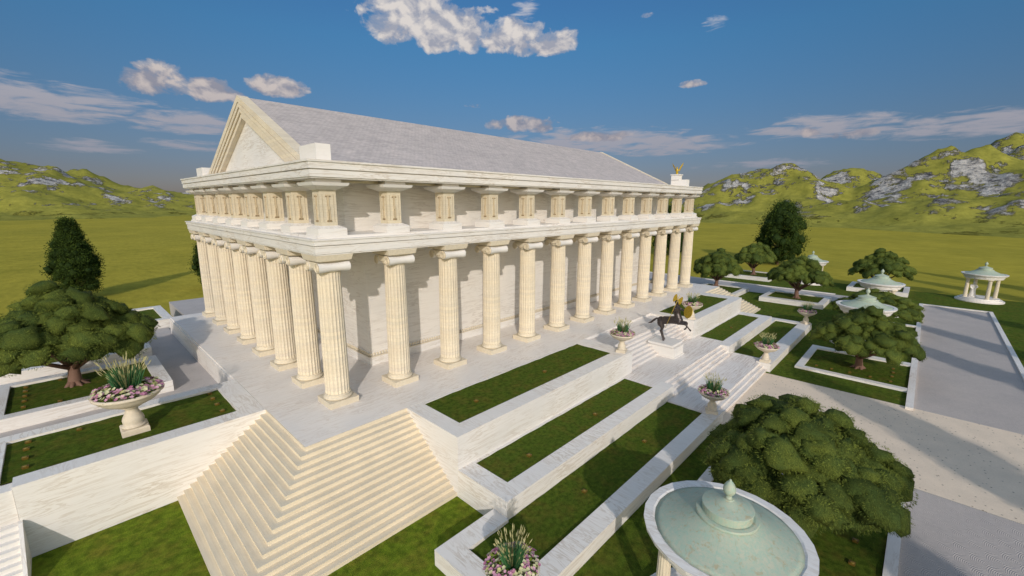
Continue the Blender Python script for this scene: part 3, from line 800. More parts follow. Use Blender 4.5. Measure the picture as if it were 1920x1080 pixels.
for txt, ps, z in (
  ('in row of four at left end of largest urn bed', [(-12.01, 6.4), (-12.05, 5.6), (-12.06, 4.6), (-12.03, 3.6)], -.10),
  ('in row of four at right end of largest urn bed', [(-4.8, 6.5), (-4.85, 5.6), (-4.86, 4.6), (-4.86, 3.5)], -.10),
  ('in row of five at left end of tree bed', [(-12.5, 18.4), (-12.5, 17.5), (-12.5, 16.5), (-12.5, 15.5), (-12.5, 14.4)], -.93),
  ('in row of five along short wall of right tree bed', [(35.5, -17.3), (35.46, -18.4), (35.54, -19.66), (35.55, -21.03), (35.46, -22.33)], ZG + .09),
  ('in row of three by the kerb below right tree', [(39.26, -22.31), (38.13, -22.36), (36.9, -22.35)], ZG + .09)):
    for x, y in ps:
        q = place(proto, (x, y, z - .03), 'tiny ochre garden light ' + txt); q['group'] = 'ochre lights ' + txt
for x, y, t in ((-10.3, 6.3, 'behind the largest urn in its bed'), (-10.93, 18.6, 'behind the left tree trunk'), (-10.99, 14.0, 'in front of the left tree trunk'),
                (12.1, -22.41, 'farther one under the big foreground tree'), (10.49, -22.46, 'nearer one under the big foreground tree')):
    place(proto, (x, y, (-.13 if t.startswith('behind the largest') else -.96 if 'left tree' in t else ZG + .06)), 'tiny ochre garden light, ' + t)

# ------------------------------------------------------------------ urns with flowers
def make_urn():
    U = empty('flower_urn', (0, 0, 0), '', 'flower urn', 'stone pedestal urns planted with flowers')
    b = MB(); b.box(-.36, .36, -.36, .36, 0, .16); b.frust(0, 0, .16, .20, .36, .33)
    b.build('foot', M['urn'], U)
    b = MB(); b.lathe([(.30, .20), (.33, .22), (.335, .25), (.30, .275), (.27, .285), (.285, .36), (.295, .44), (.27, .54), (.205, .66), (.17, .75), (.175, .82), (.22, .87), (.29, .90), (.30, .93), (.24, .945)], 36)
    b.build('stem', M['urn'], U)
    b = MB(); b.lathe([(.24, .93), (.34, .955), (.52, 1.03), (.70, 1.13), (.83, 1.25), (.87, 1.32), (.90, 1.335), (.935, 1.36), (.945, 1.40), (.93, 1.44), (.885, 1.45), (.86, 1.44), (.85, 1.36), (.4, 1.33), (.02, 1.33)], 52)
    b.build('bowl', M['urn'], U)
    rnd = random.Random(11)
    # green cushion of leaves
    v = []; f = []; tone = []
    def quad(p, d, u, l, w, t, bend=.0):
        d = d.normalized(); s_ = d.cross(u)
        if s_.length < 1e-3: s_ = Vector((1, 0, 0))
        s_ = s_.normalized() * w; o = len(v)
        q = p + d * l * .55 + Vector((0, 0, -bend * .3)); e = p + d * l + Vector((0, 0, -bend))
        v.extend([p - s_ * .35, p + s_ * .35, q + s_, e + s_ * .15, e - s_ * .15, q - s_])
        f.append((o, o + 1, o + 2, o + 3, o + 4, o + 5)); tone.append(t)
    def finish(name, mat):
        b = MB(); b.add(v, f, True); o = b.build(name, mat, U)
        a = o.data.attributes.new('tone', 'FLOAT', 'FACE'); a.data.foreach_set('value', tone)
        o['kind'] = 'stuff'; v.clear(); f.clear(); tone.clear(); return o
    for k in range(620):
        r = .84 * math.sqrt(rnd.random()); a = rnd.random() * 2 * PI
        z = 1.36 + .13 * (1 - (r / .9) ** 2) + rnd.uniform(-.02, .07)
        d = Vector((math.cos(a) * (r + .2) + rnd.uniform(-.5, .5), math.sin(a) * (r + .2) + rnd.uniform(-.5, .5), rnd.uniform(.1, .9)))
        quad(Vector((r * math.cos(a), r * math.sin(a), z)), d, Vector((rnd.uniform(-1, 1), rnd.uniform(-1, 1), .6)), rnd.uniform(.08, .16), rnd.uniform(.025, .05), rnd.random(), .02)
    finish('leaves', M['flower_leaf'])
    # flower heads: five small petals each
    for name, mat, cnt in (('pink_flowers', M['pink'], 120), ('cream_flowers', M['cream'], 100)):
        for k in range(cnt):
            a = rnd.random() * 2 * PI; r = rnd.uniform(.40, .93) if k % 4 else rnd.uniform(.75, .98)
            z = 1.45 + .17 * (1 - (r / .95) ** 2) + rnd.uniform(0, .10)
            c = Vector((r * math.cos(a), r * math.sin(a), z))
            up = Vector((math.cos(a) * .5 + rnd.uniform(-.4, .4), math.sin(a) * .5 + rnd.uniform(-.4, .4), 1)).normalized()
            e1 = up.orthogonal().normalized(); e2 = up.cross(e1); s0 = rnd.uniform(.055, .090); t = rnd.random(); ph = rnd.random() * 6
            for j in range(5):
                q = ph + j * 2 * PI / 5
                quad(c, e1 * math.cos(q) + e2 * math.sin(q) + up * .35, up, s0, s0 * .55, t * .7 + rnd.random() * .3, .004)
        finish(name, mat)
    # tuft of upright grass and its pale seed spikes
    for k in range(420):
        a = rnd.random() * 2 * PI; r = .24 * math.sqrt(rnd.random())
        lean = rnd.uniform(.03, .42); d = Vector((math.cos(a) * lean, math.sin(a) * lean, 1))
        quad(Vector((r * math.cos(a), r * math.sin(a), 1.36)), d, Vector((math.cos(a + 1.6), math.sin(a + 1.6), 0)), rnd.uniform(.55, 1.0), .012, rnd.random(), .06 * lean)
    finish('grass_tuft', M['blade'])
    for k in range(95):
        a = rnd.random() * 2 * PI; lean = .62 * math.sqrt(rnd.random()) + .02
        h = rnd.uniform(.72, 1.12); r0 = .1
        p0 = Vector((r0 * math.cos(a), r0 * math.sin(a), 1.4)); d = Vector((math.cos(a) * lean, math.sin(a) * lean, 1)).normalized()
        p = p0 + d * h; l = rnd.uniform(.14, .24)
        for j in range(2):
            quad(p, d + Vector((0, 0, -.05)), Vector((math.cos(j * 1.57 + a), math.sin(j * 1.57 + a), .01)), l, .016, rnd.random())
        quad(p0, d, Vector((math.cos(a), math.sin(a), .01)), h, .004, .2)
    finish('seed_spikes', M['spike'])
    return U
def mat_tone(name, lo, hi, trans=.3):
    n = NT(name); at = n.N('ShaderNodeAttribute'); at.attribute_name = 'tone'
    c = n.mix(at.outputs['Fac'], lo, hi); n.done(c, .6, .2)
    t = n.N('ShaderNodeBsdfTranslucent'); n.L(c, t.inputs['Color'])
    mx = n.N('ShaderNodeMixShader'); mx.inputs[0].default_value = trans
    n.L(n.b.outputs[0], mx.inputs[1]); n.L(t.outputs[0], mx.inputs[2]); n.L(mx.outputs[0], n.n['Material Output'].inputs[0])
    return n.m
M['flower_leaf'] = mat_tone('flower_leaves', (.06, .12, .015), (.30, .38, .05))
M['pink'] = mat_tone('pink_petals', (.46, .15, .28), (.80, .50, .61))
M['cream'] = mat_tone('cream_petals', (.55, .56, .22), (.82, .78, .60))
M['blade'] = mat_tone('grass_blades', (.025, .11, .045), (.10, .27, .10))
M['spike'] = mat_tone('seed_heads', (.40, .38, .16), (.70, .64, .38))
urn = make_urn(); index_children()
place(urn, (-8.38, 4.28, -.12), 'largest flower urn standing on turf at the left', sc=1.47, first=True)
place(urn, (-.58, -14.15, -2.52), 'flower urn at bottom centre on the low terrace corner', 1.1)
place(urn, (18.63, -14.1, -2.523), 'flower urn left of the lowest steps, behind the foreground tree', 2.0)
place(urn, (31.55, -14.1, -2.523), 'flower urn right of the lowest steps on the terrace wall', 3.1)
place(urn, (48.45, -14.1, -2.52), 'flower urn at the far right end of the lowest terrace', 4.0)
place(urn, (18.6, -7.3, -.003), 'flower urn on the upper terrace to the left of the centaur', 5.0)
place(urn, (31.9, -7.3, -.003), 'flower urn partly hidden behind the golden shield', .5)

# ------------------------------------------------------------------ gazebos
def make_gazebo():
    Gz = empty('gazebo', (0, 0, 0), '', 'gazebo', 'round gazebos with green copper roofs')
    b = MB(); n = 40
    b.lathe([(2.65, -.05), (2.65, .17), (2.40, .172), (2.40, .35), (2.12, .352), (2.12, .53)], n, smooth=False)
    b.build('stepped_base', M['marble_clean'], Gz)
    for k in range(4):
        a = rad(20 + 90 * k); x, y = 1.72 * math.cos(a), 1.72 * math.sin(a)
        c = MB()
        c.lathe([(.235, .60), (.23, 1.6), (.215, 2.6), (.205, 3.18), (.22, 3.22)], 60, (x, y, 0), False, mod=lambda k, n: (1, .95, .93, .95)[k % 4])
        c.lathe([(.28, .531), (.29, .56), (.27, .60), (.24, .605)], 24, (x, y, 0))
        c.frust(x, y, 3.22, 3.34, .22, .30); c.box(x - .33, x + .33, y - .30, y + .30, 3.34, 3.45)
        c.build('column', M['stone_plain'], Gz)
    b = MB()
    b.lathe([(1.45, 3.452), (2.05, 3.45), (2.08, 3.62), (2.14, 3.63), (2.18, 3.80), (2.36, 3.90), (2.40, 3.98), (2.46, 4.0), (2.48, 4.12), (2.20, 4.14), (2.10, 4.08)], 26, smooth=False, cap=False)
    b.build('entablature_ring', M['marble'], Gz)
    b = MB()
    b.lathe([(2.17, 4.09), (1.95, 4.16), (1.6, 4.29), (1.25, 4.45), (.95, 4.62), (.82, 4.71)], 52)
    b.build('roof', M['copper'], Gz)
    b = MB()
    b.lathe([(.90, 4.66), (.92, 4.70), (.90, 4.75), (.80, 4.77), (.735, 4.76), (.735, 4.98), (.755, 5.0), (.74, 5.02), (.4, 5.13), (.17, 5.22), (.14, 5.25)], 44, smooth=False)
    b.build('lantern', M['copper'], Gz)
    b = MB()
    prof = [(.13, 5.25), (.09, 5.30), (.085, 5.36), (.13, 5.40), (.175, 5.47), (.19, 5.55), (.175, 5.64), (.13, 5.74), (.075, 5.81), (.035, 5.84), (.04, 5.87), (.012, 5.90)]
    b.lathe(prof, 28, mod=lambda k, n: 1 if k % 2 else .965)
    b.build('finial', M['copper'], Gz)
    return Gz
gz = make_gazebo(); index_children()
place(gz, (3.64, -19.47, ZG), 'near gazebo cut by the bottom edge, seen from above', rad(8), first=True)
place(gz, (46.33, -19.31, ZG), 'gazebo roof just behind the tree right of the gravel path', rad(20))
place(gz, (64.56, -19.29, ZG), 'gazebo between two dark trees, second along the road', rad(35))
place(gz, (84.47, -8.4, ZG), 'gazebo behind the tree in the high walled bed', rad(12))
place(gz, (85.06, -29.85, ZG), 'open gazebo alone at far right with a statue inside', rad(2))
# draped statue in the far gazebo
s_ = remesh_build([limb([(0, 0, .02), (0, 0, .5), (0, 0, 1.0)], [.34, .26, .19]), ell((0, 0, 1.18), (.20, .24, .30)), ell((.02, 0, 1.62), (.105, .10, .14)), limb([(0, 0, 1.4), (0.01, 0, 1.52)], [.08, .07]),
                   limb([(0, .22, 1.34), (.10, .30, 1.10), (.22, .16, 1.0)], [.075, .06, .045]), limb([(0, -.22, 1.34), (.05, -.30, 1.10), (.16, -.20, .94)], [.075, .06, .045]), ell((.26, .1, .06), (.22, .3, .07))],
                  'garden_statue', M['marble_clean'], None, .04, 4)
s_.location = (84.75, -29.0, ZG + .53); s_.rotation_euler = (0, 0, rad(200)); s_.scale = (1.35, 1.35, 1.35)
tag(s_, 'white draped standing figure inside the far right gazebo', 'statue')

# ------------------------------------------------------------------ bronze centaur
CX = 25.38
Cn = empty('centaur_statue', (CX, -7.82, -1.742), 'dark bronze rearing centaur with gold shield and double axe on white pedestal', 'statue')
def P(y, z, x=0.0): return (x, y + 7.82, z + 1.742)
b = MB(); b.box(-.98, .98, -1.22, 1.18, 0, .10); b.box(-.90, .90, -1.12, 1.10, .10, .86); b.frust(0, 0, .86, .96, .93, 1.05)
b.box(-1.05, 1.05, -0.96, 1.22, .96, 1.132)
b.build('pedestal', M['stone_pale'] if 'stone_pale' in M else M['marble_clean'], Cn)
hb = [limb([P(-7.22, 1.05), P(-7.55, 1.18), P(-8.0, 1.28), P(-8.45, 1.36), P(-8.78, 1.42)], [.30, .36, .33, .36, .30]),
      ell(P(-7.2, 1.08), (.33, .34, .38)), ell(P(-8.72, 1.40), (.26, .30, .36)),
      # human torso rising from the withers
      limb([P(-8.66, 1.58), P(-8.54, 1.95), P(-8.48, 2.20)], [.32, .27, .30]), ell(P(-8.46, 2.32), (.40, .27, .30)),
      limb([P(-8.45, 2.50), P(-8.48, 2.66)], [.11, .10]), ell(P(-8.52, 2.88), (.16, .185, .22)), ell(P(-8.68, 2.84), (.06, .06, .08)), ell(P(-8.46, 2.94), (.18, .20, .20)), limb([P(-8.62, 2.76), P(-8.66, 2.62)], [.09, .05]),
      # arms: near one grips the axe, far one carries the shield
      ell(P(-8.46, 2.42, -.36), (.14, .14, .14)), limb([P(-8.46, 2.40, -.38), P(-8.36, 2.14, -.50), P(-8.58, 2.30, -.66)], [.115, .09, .065]), ell(P(-8.62, 2.34, -.68), (.07, .08, .07)),
      ell(P(-8.46, 2.42, .36), (.14, .14, .14)), limb([P(-8.48, 2.40, .38), P(-8.78, 2.22, .44), P(-9.18, 2.24, .18)], [.115, .09, .065]), ell(P(-9.30, 2.25, .08), (.07, .08, .08))]
for x in (-.20, .20):      # hind legs planted, forelegs raised
    dy = .0 if x < 0 else .10
    hb += [ell(P(-7.22 + dy, .92, x), (.19, .26, .34)), limb([P(-7.25 + dy, .82, x), P(-7.42 + dy, .52, x), P(-7.38 + dy, .30, x)], [.21, .14, .085]),
           limb([P(-7.30 + dy, .24, x), P(-7.40 + dy, -.02, x), P(-7.52 + dy, -.36, x)], [.085, .065, .06]), limb([P(-7.54 + dy, -.42, x), P(-7.62 + dy, -.55, x)], [.068, .085])]
    f0 = 1 if x < 0 else 0
    k = [P(-8.85, 1.22, x), P(-9.28, 1.26 - .05 * f0, x), P(-9.36 - .08 * f0, 1.22 - .05 * f0, x)]
    hb += [ell(P(-8.80, 1.26, x), (.16, .22, .22)), limb(k, [.16, .10, .085])]
    if f0: hb += [limb([P(-9.42, 1.16, x), P(-9.62, .96, x), P(-9.74, .84, x)], [.075, .058, .055]), limb([P(-9.76, .83, x), P(-9.84, .76, x)], [.062, .078])]
    else: hb += [limb([P(-9.36, 1.20, x), P(-9.34, .92, x), P(-9.30, .74, x)], [.075, .058, .055]), limb([P(-9.28, .72, x), P(-9.20, .66, x)], [.062, .078])]
hb += [limb([P(-6.98, 1.22), P(-6.78, 1.20), P(-6.52, .98), P(-6.28, .74), P(-6.02, .62)], [.07, .085, .10, .085, .03])]
Cb = remesh_build(hb, 'centaur_body', M['bronze'], Cn, .028, 3)
b = MB()      # double axe held aslant
a0, a1 = Vector(P(-7.86, .66, -.60)), Vector(P(-8.93, 3.66, -.74))
b.tube([a0, a1], [.022, .022], 8)
d = (a1 - a0).normalized(); sd = Vector((0, -1, 0)); sd = (sd - d * sd.dot(d)).normalized()
c0 = a0 + d * ((a1 - a0).length - .36)
for sg in (-1, 1):
    out = []; inn = []
    for t in range(11):
        q = -1 + 2 * t / 10
        out.append(c0 + sd * sg * (.24 + .14 * math.sqrt(max(0, 1 - q * q))) + d * q * .38); inn.append(c0 + sd * sg * (.04 + .19 * abs(q) ** 1.2) + d * q * .36)
    th = Vector((.018, 0, 0)); o_ = [p - th for p in out] + [p - th for p in inn] + [p + th for p in out] + [p + th for p in inn]
    f = []
    for t in range(10):
        f += [(t, t + 1, 12 + t, 11 + t), (22 + t, 33 + t, 34 + t, 23 + t), (t, 22 + t, 23 + t, t + 1), (11 + t, 12 + t, 34 + t, 33 + t)]
    f += [(0, 11, 33, 22), (10, 32, 43, 21)]
    b.add(o_, f)
b.build('axe', M['gold'], Cn)
b = MB()      # round shield, face turned out to the side
prof = [(.50, -.02), (.52, .0), (.52, .04), (.47, .055), (.45, .035), (.36, .06), (.33, .05), (.22, .085), (.2, .075), (.08, .11), (.01, .115)]
b.lathe(prof, 40)
Sh = b.build('shield', M['gold'], Cn)
Sh.location = P(-9.50, 2.25, -.08); Sh.rotation_euler = Vector((-.80, .52, .22)).to_track_quat('Z', 'Y').to_euler()

# ------------------------------------------------------------------ trees
def leaf_mesh(name, quads, mat, parent, core=None):
    """quads: (point, direction, side, length, width, tone)"""
    v = []; f = []; tone = []
    for p, d, s, l, w, t in quads:
        o = len(v); q = p + d * (l * .5); e = p + d * l
        v += [p, q + s * w, e, q - s * w]; f.append((o, o + 1, o + 2, o + 3)); tone.append(t)
    if core:
        for vs, fs, t in core:
            o = len(v); v += vs; f += [tuple(i + o for i in q) for q in fs]; tone += [t] * len(fs)
    me = bpy.data.meshes.new(name); me.from_pydata([tuple(p) for p in v], [], f); me.materials.append(mat)
    a = me.attributes.new('tone', 'FLOAT', 'FACE'); a.data.foreach_set('value', tone)
    me.polygons.foreach_set('use_smooth', [len(q) == 3 for q in f]); me.update()
    o = bpy.data.objects.new(name, me); COL.objects.link(o); o.parent = parent
    return o
def ico(c, r, rnd, sub=1, amp=.18):
    bm = bmesh.new(); bmesh.ops.create_icosphere(bm, subdivisions=sub, radius=1)
    vs = []
    off = Vector((rnd.uniform(-9, 9), rnd.uniform(-9, 9), 0))
    for q in bm.verts:
        k = 1 + amp * noise.noise(q.co * 1.7 + off)
        vs.append(Vector(c) + Vector((q.co.x * r[0] * k, q.co.y * r[1] * k, q.co.z * r[2] * k)))
    fs = [tuple(x.index for x in q.verts) for q in bm.faces]; bm.free()
    return vs, fs
def make_cedar(seed, label):
    """broad tree: forking trunk and many needle-covered pads that overlap like scales"""
    rnd = random.Random(seed)
    Tr = empty('broad_tree', (0, 0, 0), label, 'tree', 'broad dark trees with layered pads')
    b = MB()
    b.tube([(0, 0, -.15), (.02, 0, .12), (.08, .03, .7), (.12, .02, 1.3), (.10, .0, 2.2), (0, .02, 3.2)], [.52, .36, .29, .25, .20, .12], 12)
    for k in range(7):
        a = k * 2 * PI / 7 + rnd.uniform(-.3, .3); r1 = rnd.uniform(.6, 1.0)
        b.tube([(0, 0, .28), (.42 * math.cos(a), .42 * math.sin(a), .07), (r1 * math.cos(a), r1 * math.sin(a), -.10)], [.19, .12, .03], 7)
    # boughs: a ring of low spreading ones, an upper ring and a top, each a lobe carrying its own pads
    lobes = [(0, .2, 4.55, 1.2)]
    for k in range(5): lobes.append((1.5 * math.cos(k * 1.2566 + seed), 1.5 * math.sin(k * 1.2566 + seed), 3.9 + rnd.uniform(-.3, .35), rnd.uniform(1.0, 1.25)))
    for k in range(9):
        a = k * .698 + seed * .7 + rnd.uniform(-.14, .14); q = rnd.uniform(2.5, 3.05)
        lobes.append((q * math.cos(a), q * math.sin(a), rnd.uniform(2.45, 3.3), rnd.uniform(.88, 1.15)))
    pads = []
    for lx, ly, lz, lr in lobes:
        b.tube([(.1, 0, max(.9, lz - 1.9)), (lx * .45, ly * .45, lz - .9), (lx * .95, ly * .95, lz)], [.15, .10, .03], 6)
        for k in range(10):
            u = (k + .5) / 10; el = math.asin(max(-.45, 1 - 1.45 * u)); a = k * 2.39996 + seed
            v = Vector((math.cos(el) * math.cos(a), math.cos(el) * math.sin(a), math.sin(el)))
            if v.x * lx + v.y * ly < -1.6 and lz < 3.4: continue
            q = lr * (rnd.uniform(.72, 1.0) if k % 4 else rnd.uniform(1.0, 1.25))
            pads.append((Vector((lx + v.x * q, ly + v.y * q, lz + v.z * q * .72)), rnd.uniform(.52, .90), v))
    b.build('trunk', M['bark'], Tr)
    qs = []; core = []
    for c, r, v in pads:
        out = (v * .6 + Vector((c.x, c.y, (c.z - 1.6) * 1.2)).normalized() * .5).normalized()
        tilt = (out * .7 + Vector((0, 0, .75))).normalized()
        e1 = tilt.orthogonal().normalized(); e2 = tilt.cross(e1)
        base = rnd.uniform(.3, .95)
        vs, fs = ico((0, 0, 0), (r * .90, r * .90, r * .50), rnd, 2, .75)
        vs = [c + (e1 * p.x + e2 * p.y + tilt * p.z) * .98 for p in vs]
        core.append((vs, fs, base * .5))  # core toned darker to paint the shade in the gaps between pads
        for j in range(520):
            th = math.acos(1 - rnd.random() * 1.5); ph = rnd.random() * 2 * PI
            lo = Vector((math.sin(th) * math.cos(ph), math.sin(th) * math.sin(ph), math.cos(th)))
            n_ = (e1 * lo.x + e2 * lo.y + tilt * lo.z * 1.5).normalized()
            bump = 1.02 + .24 * noise.noise(lo * 2.3 + c)
            p = c + (e1 * lo.x * r * .92 + e2 * lo.y * r * .92 + tilt * lo.z * r * .52) * bump
            rad_ = (e1 * lo.x + e2 * lo.y)
            d = (rad_ * .7 + n_ * .4 + Vector((rnd.uniform(-.5, .5), rnd.uniform(-.5, .5), rnd.uniform(-.6, .2)))).normalized()
            s = d.cross(n_); 
            if s.length < .05: continue
            s = (s.normalized() + n_ * rnd.uniform(-.5, .5)).normalized()
            t = max(0, min(1, base + .45 * (lo.z - .45) + rnd.uniform(-.25, .25)))  # needles on pad tops toned lighter, light painted into the colour
            qs.append((p, d, s, rnd.uniform(.07, .17), rnd.uniform(.008, .015), t))
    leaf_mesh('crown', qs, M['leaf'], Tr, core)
    return Tr
cA = make_cedar(3, ''); cB = make_cedar(8, ''); index_children()
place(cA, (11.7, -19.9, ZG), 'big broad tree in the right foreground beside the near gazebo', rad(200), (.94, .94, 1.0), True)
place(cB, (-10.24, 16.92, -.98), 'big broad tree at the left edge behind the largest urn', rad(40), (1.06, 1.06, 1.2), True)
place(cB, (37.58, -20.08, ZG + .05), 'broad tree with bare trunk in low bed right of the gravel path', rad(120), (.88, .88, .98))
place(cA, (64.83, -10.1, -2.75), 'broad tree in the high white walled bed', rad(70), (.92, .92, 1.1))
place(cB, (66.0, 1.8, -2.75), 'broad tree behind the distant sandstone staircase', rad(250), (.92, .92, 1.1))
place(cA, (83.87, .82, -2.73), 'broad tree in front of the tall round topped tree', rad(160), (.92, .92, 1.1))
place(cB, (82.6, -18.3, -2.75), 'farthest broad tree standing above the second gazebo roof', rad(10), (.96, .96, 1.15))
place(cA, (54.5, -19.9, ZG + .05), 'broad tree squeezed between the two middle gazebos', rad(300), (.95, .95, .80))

def make_tall(seed, h, w, label, cone=.5, dens_=150, cl=1.0):
    """upright leafy tree: crown of many small leaves gathered in clumps"""
    rnd = random.Random(seed)
    Tr = empty('tall_tree', (0, 0, 0), label, 'tree', 'tall leafy trees on the meadow')
    b = MB(); b.tube([(0, 0, -.2), (.05, 0, h * .12), (.0, .06, h * .45), (.02, 0, h * .85)], [h * .026, h * .019, h * .013, h * .003], 9)
    qs = []; core = []
    for k in range(dens_):
        t = rnd.random() ** .9; z = h * (.10 + .87 * t)
        prof = (math.sin(PI * min(1, (t * .86 + .10))) ** .62) * (1 - cone * t)
        a = k * 2.39996; rr = w * .5 * prof * math.sqrt(rnd.uniform(.12, 1)) * (1 + .2 * math.sin(3 * a + seed))
        c = Vector((rr * math.cos(a), rr * math.sin(a), z)); r = rnd.uniform(.085, .145) * w * cl
        base = rnd.uniform(.15, .8)
        if k % 3 == 0:
            b.tube([(0, 0, max(.1, z - rr * .7)), tuple(c)], [h * .006, h * .002], 5)
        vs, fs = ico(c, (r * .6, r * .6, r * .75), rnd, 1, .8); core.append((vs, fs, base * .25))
        for j in range(150):
            lo = Vector((rnd.gauss(0, 1), rnd.gauss(0, 1), rnd.gauss(0, 1))).normalized()
            p = c + lo * r * rnd.uniform(.45, 1.4)
            d = (lo + Vector((rnd.uniform(-.8, .8), rnd.uniform(-.8, .8), rnd.uniform(-.6, .6)))).normalized()
            s = d.cross(Vector((rnd.uniform(-1, 1), rnd.uniform(-1, 1), rnd.uniform(-1, 1))))
            if s.length < .05: continue
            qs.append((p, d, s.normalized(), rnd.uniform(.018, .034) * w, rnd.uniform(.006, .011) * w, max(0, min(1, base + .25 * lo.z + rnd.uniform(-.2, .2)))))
    b.build('trunk', M['bark'], Tr)
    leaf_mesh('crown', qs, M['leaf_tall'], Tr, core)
    return Tr
tA = make_tall(5, 14.2, 10.6, '', .30, 170); tB = make_tall(9, 11.6, 7.2, '', .74, 280, .8); tC = make_tall(4, 14.0, 4.8, '', .40, 240, 1.35); index_children()
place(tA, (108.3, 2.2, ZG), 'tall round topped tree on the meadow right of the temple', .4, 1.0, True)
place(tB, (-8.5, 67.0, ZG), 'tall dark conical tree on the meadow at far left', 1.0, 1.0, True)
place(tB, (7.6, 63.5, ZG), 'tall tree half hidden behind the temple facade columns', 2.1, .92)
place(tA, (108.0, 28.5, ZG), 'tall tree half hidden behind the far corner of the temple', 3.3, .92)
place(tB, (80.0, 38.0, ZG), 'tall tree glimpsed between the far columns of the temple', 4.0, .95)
for k, (x, y) in enumerate(((12.6, -39.4), (44.3, -40.9), (33.8, -40.5), (60.5, -41.0), (-.5, -38.5), (80, -47), (93, -49))):
    q = place(tC, (x, y, ZG), 'slim tall tree beyond the right edge of the view shading the paving', 1.3 * k, (1.0, .8, .85, .7, .9, 1.1, 1.1)[k], k == 0)
    q['group'] = 'slim trees beyond the frame that shade the road'
# ------------------------------------------------------------------ camera
cam = bpy.data.cameras.new('camera'); co = bpy.data.objects.new('camera', cam); COL.objects.link(co)
yaw, pit, rol = rad(43.617), rad(-11.192), rad(.206)
f = Vector((math.cos(yaw) * math.cos(pit), math.sin(yaw) * math.cos(pit), math.sin(pit)))
r = Vector((math.sin(yaw), -math.cos(yaw), 0)); u = r.cross(f)
r2 = r * math.cos(rol) + u * math.sin(rol); u2 = -r * math.sin(rol) + u * math.cos(rol)
co.matrix_world = Matrix(((r2.x, u2.x, -f.x, -9.765), (r2.y, u2.y, -f.y, -22.84), (r2.z, u2.z, -f.z, 11.064), (0, 0, 0, 1)))
cam.sensor_width = 36; cam.lens = 811.735 * 36 / 1920; cam.clip_start = .1; cam.clip_end = 9000
SC.camera = co

# ------------------------------------------------------------------ light and sky
sun = bpy.data.lights.new('sun', 'SUN'); so = bpy.data.objects.new('sun', sun); COL.objects.link(so)
sun.energy = 2.55; sun.angle = rad(.8); sun.color = (1.0, .93, .845)
d = Vector((math.cos(SUN_AZ) * math.cos(SUN_EL), math.sin(SUN_AZ) * math.cos(SUN_EL), -math.sin(SUN_EL)))
so.rotation_euler = d.to_track_quat('-Z', 'Y').to_euler()

W = bpy.data.worlds.new('World'); SC.world = W; W.use_nodes = True
wt = W.node_tree; wn = wt.nodes; bg = wn['Background']
class WN(NT):
    def __init__(s): s.t = wt; s.n = wn; s.tc = s.N('ShaderNodeTexCoord')
w = WN()
sky = w.N('ShaderNodeTexSky'); sky.sky_type = 'NISHITA'; sky.sun_disc = False
sky.sun_elevation = SUN_EL; sky.sun_rotation = math.atan2(-math.cos(SUN_AZ), -math.sin(SUN_AZ)) % (2 * PI)
sky.air_density = 1.0; sky.dust_density = .6; sky.ozone_density = 2.0
dirv = w.tc.outputs['Generated']
nv = w.N('ShaderNodeVectorMath', operation='NORMALIZE'); w.L(dirv, nv.inputs[0]); dv = nv.outputs[0]
x, y, z = w.sep(dv)
el = w.math('MULTIPLY', w.math('ARCSINE', z), 180 / PI); az = w.math('MULTIPLY', w.math('ARCTAN2', y, x), 180 / PI)
# deeper blue away from the sun, slate towards that horizon; overhead and the sun's side boosted and warmed as added fill light
grade = w.ramp(w.math('DIVIDE', el, 50.0, True), [(0, (.22, .20, .26)), (.064, (.215, .21, .28)), (.16, (.225, .275, .35)), (.36, (.215, .42, .53)), (.56, (.23, .45, .64)), (.74, (1.3, 1.18, 1.02)), (1, (3.3, 2.65, 1.95))])
dt = w.N('ShaderNodeVectorMath', operation='DOT_PRODUCT'); w.L(dv, dt.inputs[0]); dt.inputs[1].default_value = (-math.cos(SUN_AZ), -math.sin(SUN_AZ), .25)
side = w.ramp(dt.outputs['Value'], [(.05, (0, 0, 0)), (.55, (1, 1, 1))])
grade = w.mix(side, grade, (1.35, 1.2, 1.0))
col = w.mix(1.0, sky.outputs[0], grade, 'MULTIPLY')
cumulus = [(55.0,19.8,6.6,3.3,1.15),(50.5,19.0,6.0,3.2,1),(43.9,18.6,6.2,2.3,1),(38.6,18.2,3.6,2.0,1),(58.0,21.0,3.2,2.0,1),
           (81.0,11.2,3.1,2.1,1),(76.5,11.0,3.2,1.5,1),(70.8,12.0,3.6,1.4,1),(22.1,13.1,1.9,.6,.85),(41.5,9.3,5.0,1.3,.85),(33.0,7.9,5.0,1.0,.6),(7.2,6.9,2.6,1.1,.6),(10.2,7.2,1.6,.9,.5),
           (48.7,11.6,1.8,.7,.5),(28.1,20.3,1.5,.6,.45),(120,12,12,4,.9),(-25,11,10,3,.9),(150,24,14,6,1),(-80,16,14,4,.8),(200,30,20,7,.9)]
stratus = [(33.5,7.3,12,1.9,1),(25.4,6.7,9.0,1.4,1),(9.0,7.7,7.5,1.5,.95),(-2.0,6.8,11,1.3,.9),(91.0,8.4,10,2.0,1),(79.6,7.7,5.0,1.5,1),(86.5,4.9,5.0,.8,.7),(80.0,5.6,4.5,.9,.7),(20.7,18.8,1.8,1.0,.55),(42.1,21.3,2.0,1.8,.6),(14,4.2,9,.8,.55),(64,6.5,14,1.5,.7)]
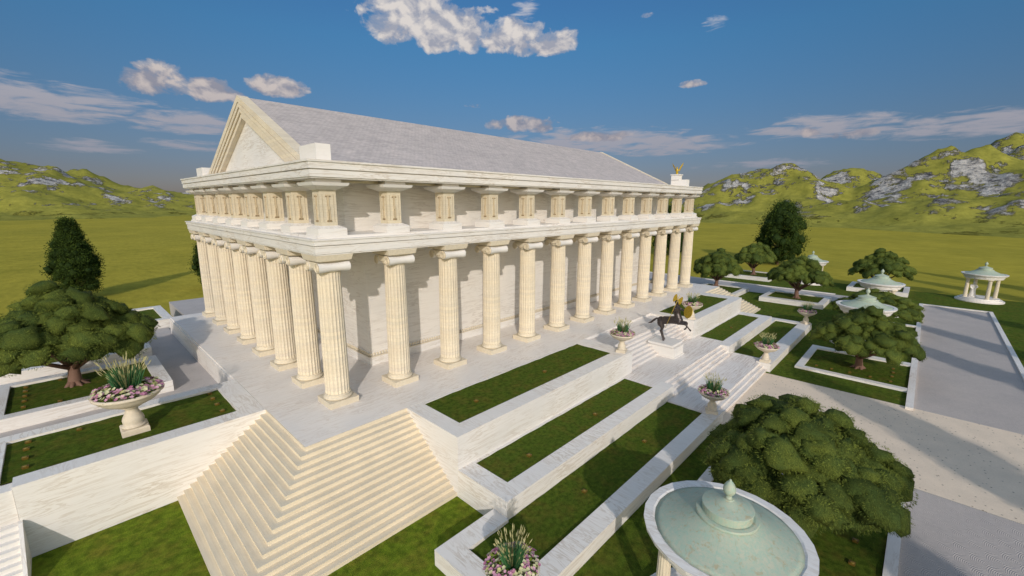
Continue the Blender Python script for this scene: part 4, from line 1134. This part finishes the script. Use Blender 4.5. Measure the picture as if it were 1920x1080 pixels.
def field(lst, flat):
    mx = None
    for a, e, hw, hh, dn in lst:
        dx = w.math('DIVIDE', w.math('SUBTRACT', az, a), hw)
        dy = w.math('DIVIDE', w.math('SUBTRACT', el, e), hh)
        up = w.math('MAXIMUM', dy, w.math('MULTIPLY', dy, -flat))
        q = w.math('SUBTRACT', 1.0, w.math('ADD', w.math('MULTIPLY', dx, dx), w.math('MULTIPLY', up, up)))
        q = w.math('ADD', w.math('MAXIMUM', q, -1.4), dn - 1.0)
        mx = q if mx is None else w.math('MAXIMUM', mx, q)
    return mx
# noise in cloud space: angles, so features stay level
cv = w.N('ShaderNodeCombineXYZ'); w.L(az, cv.inputs[0]); w.L(w.math('MULTIPLY', el, 1.35), cv.inputs[1])
n1 = w.noise(cv.outputs[0], .33, 9, .57, .25)
n2 = w.noise(w.mapping(cv.outputs[0], (1, 1, 1), (0, 0, 0), (.5, -.95, 0)), .33, 9, .57, .25)
dens = w.math('ADD', w.math('MULTIPLY', field(cumulus, 1.5), 1.3), w.math('MULTIPLY', w.math('SUBTRACT', n1, .5), 4.6))
alpha = w.ramp(dens, [(.06, (0, 0, 0)), (.5, (.62, .62, .62)), (.95, (1, 1, 1))], 'EASE')
n3 = w.noise(w.mapping(cv.outputs[0], (.5, 2.2, 1), (0, 0, .05)), .55, 8, .6, .4)
dens2 = w.math('ADD', w.math('MULTIPLY', field(stratus, 1.2), 1.0), w.math('MULTIPLY', w.math('SUBTRACT', n3, .5), 3.4))
alpha2 = w.ramp(dens2, [(-.0, (0, 0, 0)), (1, (.78, .78, .78))], 'EASE')
lit = w.ramp(w.math('ADD', w.math('MULTIPLY', w.math('SUBTRACT', n1, n2), 2.6), w.math('MULTIPLY', dens, .22)), [(-.0, (0, 0, 0)), (.55, (1, 1, 1))])
low = w.ramp(w.math('DIVIDE', el, 24.0, True), [(.15, (.42, .36, .37)), (.45, (.56, .50, .49)), (.8, (.72, .68, .66))])
litc = w.mix(lit, w.mix(1.0, low, (.50, .56, .70), 'MULTIPLY'), low)
stc = w.ramp(w.math('DIVIDE', el, 20.0, True), [(.1, (.27, .28, .35)), (.40, (.40, .375, .41)), (.9, (.58, .57, .60))])
SKY_K = 6.67          # clouds are given as seen; the background strength divides them back
stk = w.mix(1.0, stc, (SKY_K, SKY_K, SKY_K), 'MULTIPLY')
litk = w.mix(1.0, litc, (SKY_K, SKY_K * .985, SKY_K * .96), 'MULTIPLY')
col = w.mix(alpha2, col, stk)
amt = w.math('MULTIPLY', alpha, w.ramp(w.math('DIVIDE', el, 20.0, True), [(.2, (.6, .6, .6)), (.6, (.97, .97, .97))]))
col = w.mix(amt, col, litk)
w.L(col, bg.inputs['Color']); bg.inputs['Strength'].default_value = .15

SC.view_settings.view_transform = 'Standard'; SC.view_settings.look = 'None'; SC.view_settings.exposure = 0; SC.view_settings.gamma = 1
SC.render.engine = 'CYCLES'
SC.cycles.max_bounces = 6; SC.cycles.diffuse_bounces = 3; SC.cycles.glossy_bounces = 2; SC.cycles.transmission_bounces = 3
